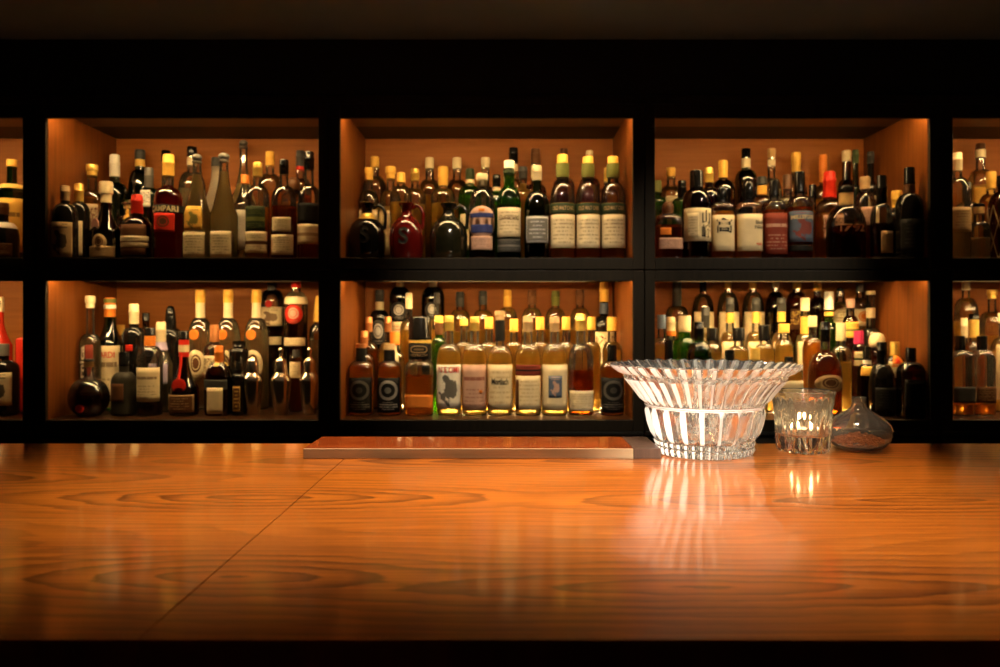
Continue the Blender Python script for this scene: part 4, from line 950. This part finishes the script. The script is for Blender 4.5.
bt('LM', 474.5, 317, 25, 0, 'pale whisky bottle with tan capsule and plain pinkish label', sh=360, nk=344, nw=10, cap=('foil', 'gold', 14), liq=('pale', 350), labs=[(365, 411, .94, 'title', 'rose', 'wine')], seal=(392, 1.8, 'orange', .55))
bt('LM', 483, 291, 21, 3, 'clear bottle with yellow-topped dark capsule above the pink-label bottle', sh=322, nk=310, nw=8.5, cap=('foil', 'dgrey', 14), neck=[], liq=('pale', 330))
bt('LM', 489, 317, 19, 1, 'pale bottle with yellow cap and grey tip beside the black-sleeved centre bottle', sh=352, nk=342, nw=8.5, cap=('screw', 'yellow', 12), liq=('pale', 345))
bt('LM', 500, 311, 26, 0, 'pale whisky bottle with black neck sleeve and bold black name on cream label', sh=362, nk=346, nw=9.5, cap=('cork', 'tan', 9), cw=11, neck=[(321, 341, 'black', .5)], liq=('pale', 352), labs=[(365, 410, .95, T, 'cream', 'tan')], txt=[('Mortlach', 378.5, 385, -.62, .62, 'black')])
bt('LM', 507.5, 290, 20, 3, 'clear bottle with all-yellow capsule behind the bold-name bottle', sh=320, nk=308, nw=8, cap=('foil', 'yellow', 17), liq=('pale', 330))
bt('LM', 514, 319, 19, 1, 'pale bottle with broad yellow cap behind the black sleeve', sh=352, nk=342, nw=8.5, cap=('screw', 'yellow', 13), liq=('pale', 345))
bt('LM', 532, 290, 21, 3, 'clear bottle with dark brown capsule above the dark-banded label bottle', sh=322, nk=308, nw=8.5, cap=('foil', 'brown', 15), liq=('pale', 330))
bt('LM', 528, 316, 26, 0, 'pale whisky bottle with amber-clear capsule and label with dark top band and black square', sh=360, nk=344, nw=10, cap=('foil', 'tan', 16), liq=('pale', 350), labs=[(365, 376, .95, 'band', 'wine', 'black'), (376.2, 410, .95, T, 'cream', 'tan'), (380, 410, .18, 'plain', 'brown', 'black', 'over', -.95)])
bt('LM', 540, 317, 19, 1, 'pale bottle with yellow cap between the dark-band and blue-picture bottles', sh=352, nk=342, nw=8.5, cap=('screw', 'yellow', 13), liq=('pale', 345))
bt('LM', 555.5, 291, 21, 3, 'clear bottle with grey-green capsule above the blue-picture bottle', sh=322, nk=308, nw=8.5, cap=('foil', 'green', 15), liq=('pale', 330))
bt('LM', 554.5, 317, 26, 0, 'pale whisky bottle with slate blue picture on its cream label', sh=360, nk=344, nw=10, cap=('foil', 'tan', 15), liq=('pale', 350), labs=[(365, 411, .95, 'plain', 'cream', 'tan'), (376, 398, .50, 'blot', 'slate', 'rose', 'over')])
bt('LM', 566, 317, 19, 1, 'pale bottle with yellow cap between the blue-picture and amber bottles', sh=352, nk=342, nw=8.5, cap=('screw', 'yellow', 13), liq=('pale', 345))
bt('LM', 580, 290, 21, 3, 'clear bottle with dark brown capsule above the amber half-label bottle', sh=322, nk=308, nw=8.5, cap=('foil', 'brown', 15), liq=('pale', 330))
bt('LM', 581, 314, 25, 0, 'amber whisky bottle with gold capsule and cream label on its lower half', sh=362, nk=344, nw=10.5, cap=('foil', 'gold', 17), liq=('amber', 371), labs=[(391, 412, .95, T, 'cream', 'tan')])
bt('LM', 591.5, 317, 19, 1, 'pale bottle with yellow cap between the amber and last black-sleeved bottles', sh=352, nk=342, nw=8.5, cap=('screw', 'yellow', 13), liq=('pale', 345))
bt('LM', 606, 279, 21, 3, 'dark bottle with gold foil, blue neck label and cream body label in the far corner', g='dark', sh=330, nk=316, nw=9, cap=('foil', 'yellow', 20), neck=[(303, 314, 'slate')], labs=[(332, 370, .9, 'scrawl', 'cream', 'brown')])
bt('LM', 614, 317, 19, 1, 'pale bottle with broad yellow cap, last before the cabinet side', sh=352, nk=342, nw=9.5, cap=('screw', 'yellow', 14), cw=11, liq=('pale', 350))
bt('LM', 612, 345, 24, 0, 'clear bottle with black neck sleeve and ringed black label beside the bowl rim', sh=370, nk=361, nw=9.5, cap=('screw', 'black', 16), liq=('whisky', 366), labs=[(378, 413, .93, 'ring', 'black', 'grey')])
# upper cabinet with the red wax bottle
bt('UR', 671, 168, 23, 3, 'clear bottle with yellow cap and glinting neck, behind the dark-stoppered decanter', sh=198, nk=186, nw=9, cap=('cork', 'yellow', 9), cw=9.5, liq=('pale', 203), labs=[(196, 215, .6, 'plain', 'cream', 'tan')])
bt('UR', 657, 181, 20, 2, 'bottle with green cap half hidden behind the cabinet post', g='green', sh=204, nw=9, cap=('screw', 'green', 12), liq=('lime', 204))
bt('UR', 682, 181, 20, 2, 'bright green bottle with black capsule beside the kanji label bottle', g='green', sh=204, nk=198, nw=9, cap=('foil', 'black', 17), liq=('lime', 203))
bt('UR', 668, 202, 27, 0, 'squat amber decanter with dark stopper and pink label, first in the bourbon cabinet', n=3.5, sh=223, nk=214, nw=11, cap=('dome', 'brown', 12), cw=13, liq=('amber', 226), labs=[(228, 235, .3, 'plain', 'orange', 'tan', '', -.3), (238, 249, .8, T, 'rose', 'brown', '', .15)], name='whisky_decanter', cat='decanter')
bt('UR', 696.5, 171, 28, 0, 'broad dark amber whisky bottle with black cap and kanji brushed on cream label', g='brown', liq=('dark', 192), sh=205, nk=190, nw=14, cap=('screw', 'black', 18), cw=11, labs=[(208, 241, .96, 'plain', 'cream', 'tan'), (213, 238, .42, T, 'cream', 'brown', 'over', -.5)], txt=[('山\n崎', 210, 239, .12, .80, 'black')])
bt('UR', 709, 168, 22, 1, 'brown bottle with ivory-gold capsule behind the kanji label bottle', g='brown', liq=('amber', 190), sh=198, nk=188, nw=9, cap=('foil', 'gold', 15))
bt('UR', 723, 161, 23, 2, 'dark brown bottle with two-part yellow cap above the brush-stroke label', g='brown', liq=('dark', 188), sh=192, nk=180, nw=9.5, cap=('cork', 'yellow', 17), cw=10, neck=[])
bt('UR', 722, 186, 22, 0, 'clear bottle with black domed cap and black brush strokes on a cream label', sh=208, nk=203, nw=10, cap=('dome', 'black', 17), cw=11, liq=('whisky', 212), n=3.2, labs=[(215, 251, .97, 'plain', 'cream', 'tan')], txt=[('高', 218, 233, -.55, .45, 'black')])
bt('UR', 746, 149, 22, 3, 'tall black-green bottle with ivory neck label, behind the large black domed cap', g='dgreen', sh=182, nk=170, nw=9, cap=('screw', 'black', 9), neck=[(159, 168, 'cream')], liq=('dark', 182))
bt('UR', 748, 180, 25, 0, 'square clear bottle with big black domed cap and bold black title on cream label', n=3.5, sh=210, nk=202, nw=12, cap=('dome', 'black', 20), cw=14, liq=('whisky', 216), labs=[(214, 251, .96, 'plain', 'cream', 'tan')], txt=[('Black\nNikka', 220.5, 229, .08, .80, 'black'), ('WHISKY', 243, 245.5, .15, .75, 'red')])
bt('UR', 762, 177, 19, 2, 'bottle with dark cap and yellow neck label between two black-capped bottles', sh=206, nk=196, nw=9.5, cap=('screw', 'dgrey', 8), neck=[(186, 195, 'yellow', .2)], liq=('whisky', 206))
bt('UR', 771.5, 149, 20, 3, 'tall slim clear bottle with cork rising above the maroon label bottle', sh=196, nk=178, nw=8, cap=('cork', 'cork', 9), cw=8.5, neck=[(160, 166, 'cream')], liq=('water', 190))
bt('UR', 774, 181, 23, 0, 'clear bottle with black neck sleeve and maroon label', n=3, sh=208, nk=200, nw=10, cap=('screw', 'black', 16), cw=11, liq=('amber', 211), labs=[(213, 254, .96, 'title', 'wine', 'rose')])
bt('UR', 787.5, 175, 19, 2, 'bottle with brown glass cap between the maroon and black-banded label bottles', sh=203, nw=9, cap=('screw', 'brown', 15), liq=('pale', 203))
bt('UR', 796, 153, 22, 3, 'tall bottle with long ivory capsule above the grey label bottle', sh=194, nk=180, nw=9, cap=('cork', 'yellow', 19), cw=10, liq=('whisky', 196))
bt('UR', 799.5, 172, 25, 0, 'clear bottle with black cap, white title on a dark grey label', sh=206, nk=196, nw=11, cap=('screw', 'black', 22), cw=11.5, neck=[], liq=('amber', 208), labs=[(211, 242, .96, 'blot', 'slate', 'wine'), (245, 251, .96, 'plain', 'black', 'grey')], txt=[('MILLSTONE', 215, 219, -.85, .9, 'cream')])
bt('UR', 812.5, 185, 17, 2, 'small bottle with black cap beside the red wax bottle', sh=212, nw=8.5, cap=('screw', 'black', 13), liq=('whisky', 212))
bt('UR', 823, 155, 21, 3, 'tall bottle with long orange capsule rising behind the red wax bottle', sh=198, nk=186, nw=8, cap=('cork', 'orange', 28), cw=8.5, liq=('whisky', 200))
bt('UR', 829.5, 172, 25, 1, 'bourbon bottle with neck dipped in bright red wax', n=3, dy=.03, sh=212, nk=200, nw=12, cap=('wax', 'red', 26), cw=13, liq=('whisky', 214), labs=[(215, 240, .7, 'scrawl', 'rose', 'brown')], seal=(206, 4, 'red', .5))
bt('UR', 846, 187, 40, 0, 'wide squat bourbon decanter with flat black stopper and the number 1792', n=3, dep=.75, sh=228, nk=206, nw=15, cap=('flat', 'black', 19), cw=17, liq=('dark', 227), txt=[('1792', 223.5, 231, -.45, .55, 'tan')], name='bourbon_decanter', cat='decanter')
bt('UR', 846.5, 151, 18, 3, 'tall dark bottle with rounded ivory stopper above the bourbon decanter', g='brown', sh=192, nk=180, nw=9, cap=('cork', 'cream', 11), cw=9.5, liq=('dark', 192))
bt('UR', 855.5, 150, 13, 2, 'slim dark green bottle with dark green capsule behind the bourbon decanter', dy=-.03, g='dgreen', sh=190, nw=6.5, cap=('foil', 'dgreen', 14))
bt('UR', 870.5, 152, 18, 2, 'tall dark bottle with thin grey capsule near the bourbon cabinet wall', dy=.008, g='dark', sh=194, nk=182, nw=7.5, cap=('foil', 'dgrey', 12), labs=[(196, 230, .6, 'plain', 'cream', 'tan')])
bt('UR', 865, 177, 20, 1, 'round-shouldered clear bottle with orange-tan cap behind the bourbon decanter', sh=206, nk=192, nw=10, cap=('cork', 'tan', 12), cw=10.5, neck=[], liq=('amber', 216), labs=[(207, 225, .7, T, 'rose', 'brown')])
bt('UR', 881.5, 176, 23, 0, 'bottle with long black capsule and tan upright label beside the bourbon decanter', dy=-.05, sh=222, nk=204, nw=10.5, cap=('foil', 'black', 31), liq=('dark', 224), labs=[(231, 253, .62, 'plain', 'tan', 'brown', '', .2)])
bt('UR', 898, 191, 20, 1, 'dark bottle with tall dull yellow capsule in the bourbon cabinet corner', dy=-.083, g='brown', sh=219, nk=210, nw=9.5, cap=('cork', 'yellow', 17), cw=11, liq=('dark', 218))
bt('UR', 913, 168, 26, 0, 'tall dark bottle with black cap and dark label, last beside the bourbon cabinet wall', dy=-.085, g='dark', sh=209, nk=194, nw=11, cap=('screw', 'black', 17), cw=11, neck=[(185, 194, 'brown')], labs=[(219, 252, .88, T, 'black', 'dgrey')])
# lower cabinet behind the bowl
bt('LR', 677, 280, 22, 3, 'clear bottle with tall dark glinting capsule above the green bottle', sh=316, nk=306, nw=9, cap=('foil', 'dgrey', 24), liq=('pale', 322))
bt('LR', 703, 280, 21, 3, 'clear bottle with black cap tip touching the lit ceiling behind the dark green bottle', sh=312, nk=294, nw=7, cap=('screw', 'black', 10), labs=[(312, 360, .92, 'plain', 'cream', 'tan')], liq=('pale', 322))
bt('LR', 705.5, 307, 19, 2, 'bottle with long grey-black capsule above the wide black cap', sh=342, nw=8.5, cap=('foil', 'dgrey', 21), liq=('pale', 334))
bt('LR', 661.5, 315, 20, 1, 'pale bottle with blue-grey cap close to the cabinet post', sh=348, nk=338, nw=9, cap=('screw', 'slate', 14), liq=('pale', 344))
bt('LR', 671, 317, 19, 2, 'bottle with ivory capsule and orange neck ring behind the short black cap', sh=350, nk=340, nw=9, cap=('foil', 'cream', 14), neck=[(331, 336, 'orange', .4)], liq=('pale', 346))
bt('LR', 684.5, 316, 23, 1, 'bright green bottle with broad red and ivory cap behind the bowl rim', g='green', sh=350, nk=338, nw=13, cap=('screw', 'cream', 16), cw=14, neck=[], liq=('lime', 346))
bt('LR', 669, 340, 21, 0, 'bottle with short black cap just above the bowl rim, beside the bright green bottle', sh=374, nk=362, nw=9, cap=('screw', 'black', 21), liq=('pale', 372))
bt('LR', 699, 322, 26, 0, 'dark green round-shouldered bottle with black capsule behind the bowl rim', g='dgreen', sh=360, nk=342, nw=10, cap=('foil', 'black', 17), liq=('dark', 358))
bt('LR', 712, 328, 19, 1, 'clear bottle with wide black cap beside the dark green capsule', sh=354, nk=344, nw=10, cap=('screw', 'black', 13), cw=12, liq=('pale', 352))
bt('LR', 728, 280, 21, 3, 'clear bottle with yellow cap tip at the ceiling, above the pair of black necks', sh=312, nk=292, nw=7, cap=('screw', 'yellow', 7), labs=[(312, 360, .92, 'plain', 'cream', 'tan')], liq=('pale', 316))
bt('LR', 753, 280, 21, 3, 'clear bottle with yellow cap tip at the ceiling beside the dark brown one', sh=312, nk=292, nw=7, cap=('screw', 'yellow', 7), labs=[(312, 360, .92, 'plain', 'cream', 'tan')], liq=('pale', 316))
bt('LR', 775.5, 280, 20, 3, 'dark brown bottle with thin ivory cap tip at the ceiling', g='brown', sh=312, nk=292, nw=6.5, cap=('screw', 'cream', 6), liq=('dark', 312))
bt('LR', 730, 298, 20, 2, 'bottle with black-capped yellow neck above the bowl, closest to the dark green bottle', sh=346, nk=332, nw=8.5, cap=('foil', 'dgrey', 15), neck=[(313, 323, 'yellow')], labs=[(342, 385, .9, 'plain', 'cream', 'tan')], liq=('pale', 332))
bt('LR', 756, 298, 20, 2, 'bottle with black-capped yellow neck above the bowl, middle of three alike', sh=346, nk=332, nw=8.5, cap=('foil', 'dgrey', 14), neck=[(312, 323, 'yellow')], labs=[(342, 385, .9, 'plain', 'cream', 'tan')], liq=('pale', 332))
bt('LR', 781.5, 298, 20, 2, 'bottle with black-capped yellow neck nearest the white-capped green bottle', sh=346, nk=332, nw=8.5, cap=('foil', 'dgrey', 14), neck=[(312, 322, 'yellow')], labs=[(342, 385, .9, 'plain', 'cream', 'tan')], liq=('pale', 332))
bt('LR', 738.5, 328, 20, 1, 'pale bottle with broad black cap behind the front black cap over the bowl', sh=354, nk=346, nw=10, cap=('screw', 'black', 13), cw=13, liq=('pale', 350))
bt('LR', 764.5, 325, 20, 1, 'pale bottle with broad black cap above the middle of the bowl rim', sh=354, nk=344, nw=10, cap=('screw', 'black', 16), cw=13, liq=('pale', 348))
bt('LR', 784, 324, 19, 1, 'pale bottle with broad yellow cap above the bowl tip', sh=352, nk=340, nw=10, cap=('screw', 'yellow', 9), cw=11.5, liq=('pale', 345))
bt('LR', 729.5, 350, 24, 0, 'pale bottle with black cap rising from behind the middle of the bowl rim', sh=376, nk=366, nw=9.5, cap=('screw', 'black', 15), cw=10.5, liq=('pale', 372))
bt('LR', 755, 348, 24, 0, 'pale clear-capped bottle behind the bowl rim between two black caps', sh=374, nk=362, nw=9.5, cap=('screw', 'gold', 12), liq=('pale', 368))
bt('LR', 789, 357, 26, 0, 'pale bottle with flat little black cap and cream label above the tumbler', sh=374, nk=364, nw=9, cap=('screw', 'black', 5), cw=10, liq=('pale', 372), labs=[(381, 411, .92, 'plain', 'cream', 'tan')])
bt('LR', 797, 281, 22, 3, 'brown-filled bottle with yellow cap tip and gold scrawl label', liq=('amber', 298), sh=308, nk=292, nw=8.5, cap=('screw', 'yellow', 7), labs=[(309, 330, .8, 'scrawl', 'brown', 'gold')])
bt('LR', 817.5, 281, 19, 3, 'red-brown bottle with yellow cap tip behind the white-capped green bottle', liq=('red', 296), g='brown', sh=310, nk=298, nw=8, cap=('screw', 'yellow', 9))
bt('LR', 805, 298, 20, 2, 'bottle with ivory cap and yellow neck label above the tumbler', sh=346, nk=334, nw=9, cap=('screw', 'cream', 13), cw=9.5, neck=[(317, 334, 'yellow')], labs=[(342, 385, .9, 'plain', 'cream', 'tan')], liq=('pale', 335))
bt('LR', 812.5, 316, 19, 1, 'golden bottle with ivory cap between the yellow necks and the round amber bottle', sh=350, nk=338, nw=8.5, cap=('screw', 'cream', 11), liq=('whisky', 342))
bt('LR', 829, 292, 20, 2, 'green bottle with white cap and yellow-striped neck', g='green', sh=336, nk=322, nw=9, cap=('screw', 'white', 18), neck=[(312, 316, 'yellow', .2)], liq=('lime', 332))
bt('LR', 825, 322, 32, 0, 'round red-amber bourbon bottle with black neck and grey emblem label over the tumbler', shape='std', sh=377, nk=352, nw=10, cap=('foil', 'black', 20), liq=('amber', 350), g='clear', labs=[(375, 393, .84, 'emblem', 'tan', 'brown', 'oval')])
bt('LR', 841, 323, 21, 1, 'pale bottle with ivory cap standing beside the round red-amber bottle', sh=357, nk=346, nw=9.5, cap=('screw', 'cream', 18), cw=10, liq=('pale', 362))
bt('LR', 840, 288, 21, 3, 'clear bottle with glass stopper and big round ivory label', sh=312, nk=302, nw=9, cap=('dome', 'silver', 9), liq=('pale', 318), labs=[(308, 328, .9, 'frame', 'cream', 'tan', 'oval')])
bt('LR', 850.5, 299, 15, 2, 'bottle with rosy cap and green-yellow label behind the magenta cap', sh=326, nk=316, nw=8.5, cap=('screw', 'rose', 9), liq=('amber', 316), labs=[(322, 338, .9, 'band', 'yellow', 'green')])
bt('LR', 860, 284, 20, 3, 'clear bottle with glinting neck and ivory label with orange dot', sh=306, nk=298, nw=7.5, cap=('screw', 'grey', 8), liq=('whisky', 312), labs=[(309, 326, .85, 'emblem', 'cream', 'orange')])
bt('LR', 873.5, 291, 18, 2, 'tall narrow clear bottle with ivory rim and small neck label beside the cabinet wall', dy=.012, sh=338, nk=328, nw=9, cap=('screw', 'cream', 4), neck=[(308, 318, 'cream')], liq=('water', 330))
bt('LR', 877, 333, 15, 1, 'bottle topped by a round ivory disc marked with dark figures', dy=.012, sh=358, nk=350, nw=9, cap=('dome', 'cream', 15), cw=17, liq=('amber', 356))
bt('LR', 867, 347, 18, 0, 'dark bottle with black cap, white neck tag and yellow label beside the flask neck', g='brown', sh=372, nk=364, nw=8, cap=('screw', 'black', 13), neck=[(360.5, 364, 'white')], labs=[(367, 376, .7, 'plain', 'yellow', 'brown', '', -.3)], liq=('dark', 372), dy=.06)
bt('LR', 882, 342, 25, 0, 'round-bodied black bottle with long black capsule above the flask', g='dark', sh=386, nk=364, nw=10, cap=('foil', 'black', 22), labs=[(388, 412, .8, T, 'black', 'dgrey')], dy=-.015)
bt('LR', 859, 331, 14, 1, 'bottle with magenta cap and pink-red body', dy=.032, liq=('pinkish', 350), sh=352, nk=344, nw=9.5, cap=('screw', 'magenta', 13), cw=10.5, labs=[(352, 366, .9, 'band', 'cream', 'dgreen')])
bt('LR', 898, 342, 19, 1, 'dark bottle with gold-tan cap and colourful red and green bow label', dy=-.068, g='dark', sh=366, nk=357, nw=9, cap=('screw', 'gold', 14), labs=[(356, 368, .55, 'emblem', 'orange', 'red', '', -.1), (362, 378, .6, 'scrawl', 'cream', 'green', '', -.45)])
bt('LR', 913, 348, 23, 0, 'dark square bottle with black cap beside the cabinet wall, past the round black bottle', dy=-.085, g='brown', n=4, sh=372, nk=362, nw=10, cap=('screw', 'black', 13), liq=('dark', 380), labs=[(380, 410, .8, 'plain', 'black', 'dgrey')])
# upper cabinet cut by the right photo edge
bt('UZ', 957.5, 153, 25, 0, 'clear bottle with ivory capsule and grey printed shoulder, beside the cabinet post', sh=203, nk=178, nw=9, cap=('foil', 'cream', 18), liq=('water', 225), labs=[(207, 232, .8, T, 'tan', 'brown')])
bt('UZ', 980.5, 144, 23, 3, 'tall clear bottle with brown cap and bright yellow label', sh=186, nk=170, nw=9, cap=('foil', 'brown', 15), neck=[(150, 158, 'cream', .5)], liq=('pale', 186), labs=[(187, 206, .85, 'plain', 'yellow', 'tan')])
bt('UZ', 967, 183, 21, 1, 'bottle with black capsule between the ivory-capsule and small stoppered bottles', sh=212, nk=202, nw=9, cap=('foil', 'black', 18), liq=('pale', 212))
bt('UZ', 991, 172, 21, 2, 'bottle with broad yellow cap before the bright yellow label', sh=204, nk=194, nw=9, cap=('cork', 'yellow', 17), cw=10, liq=('whisky', 202))
bt('UZ', 979, 204, 19, 0, 'small clear bottle with black stopper beside the netted red bottle', n=3.4, sh=232, nk=222, nw=11, cap=('flat', 'black', 10), cw=11.5, liq=('water', 238))
bt('UZ', 1002, 176, 25, 0, 'dark red bottle wrapped in diamond netting, cut by the photo edge', liq=('red', 205), g='brown', sh=210, nk=192, nw=9, cap=('screw', 'black', 10), cw=10, net=1)
# lower cabinet cut by the right photo edge
bt('LZ', 966, 281, 22, 3, 'clear bottle with pale cap touching the lit ceiling beside the cabinet post', sh=314, nk=298, nw=8, cap=('screw', 'cream', 8), liq=('pale', 322))
bt('LZ', 992, 290, 24, 3, 'clear bottle with mushroom-shaped gold stopper', sh=324, nk=312, nw=8.5, cap=('cork', 'gold', 9), cw=10, liq=('pale', 336))
bt('LZ', 974, 314, 20, 1, 'bottle with golden neck and dark cap between two square clear bottles', sh=352, nk=342, nw=9.5, cap=('screw', 'black', 5), neck=[(320, 338, 'gold')], liq=('whisky', 352))
bt('LZ', 964, 318, 18, 2, 'bottle with plain ivory capsule behind the square bottle next to the post', sh=350, nw=7, cap=('foil', 'cream', 20), liq=('pale', 350))
bt('LZ', 960, 336, 24, 0, 'square clear bottle with black cap, dark label and orange base, next to the post', n=4, sh=360, nk=350, nw=9.5, cap=('screw', 'black', 14), liq=('whisky', 404), labs=[(387, 403, .85, 'plain', 'dgrey', 'grey')])
bt('LZ', 982, 336, 22, 0, 'square clear bottle with black cap and dark brown label, beside its twin', n=4, sh=360, nk=350, nw=9.5, cap=('screw', 'black', 14), liq=('whisky', 404), labs=[(387, 403, .85, T, 'brown', 'tan')])
bt('LZ', 1003, 313, 22, 1, 'clear bottle with cream label, cut by the photo edge beside the square bottles', sh=352, nk=338, nw=9, cap=('screw', 'cream', 10), liq=('pale', 352), labs=[(345, 400, .9, 'plain', 'cream', 'tan')])

settle()
for s_ in SPECS: build(s_)
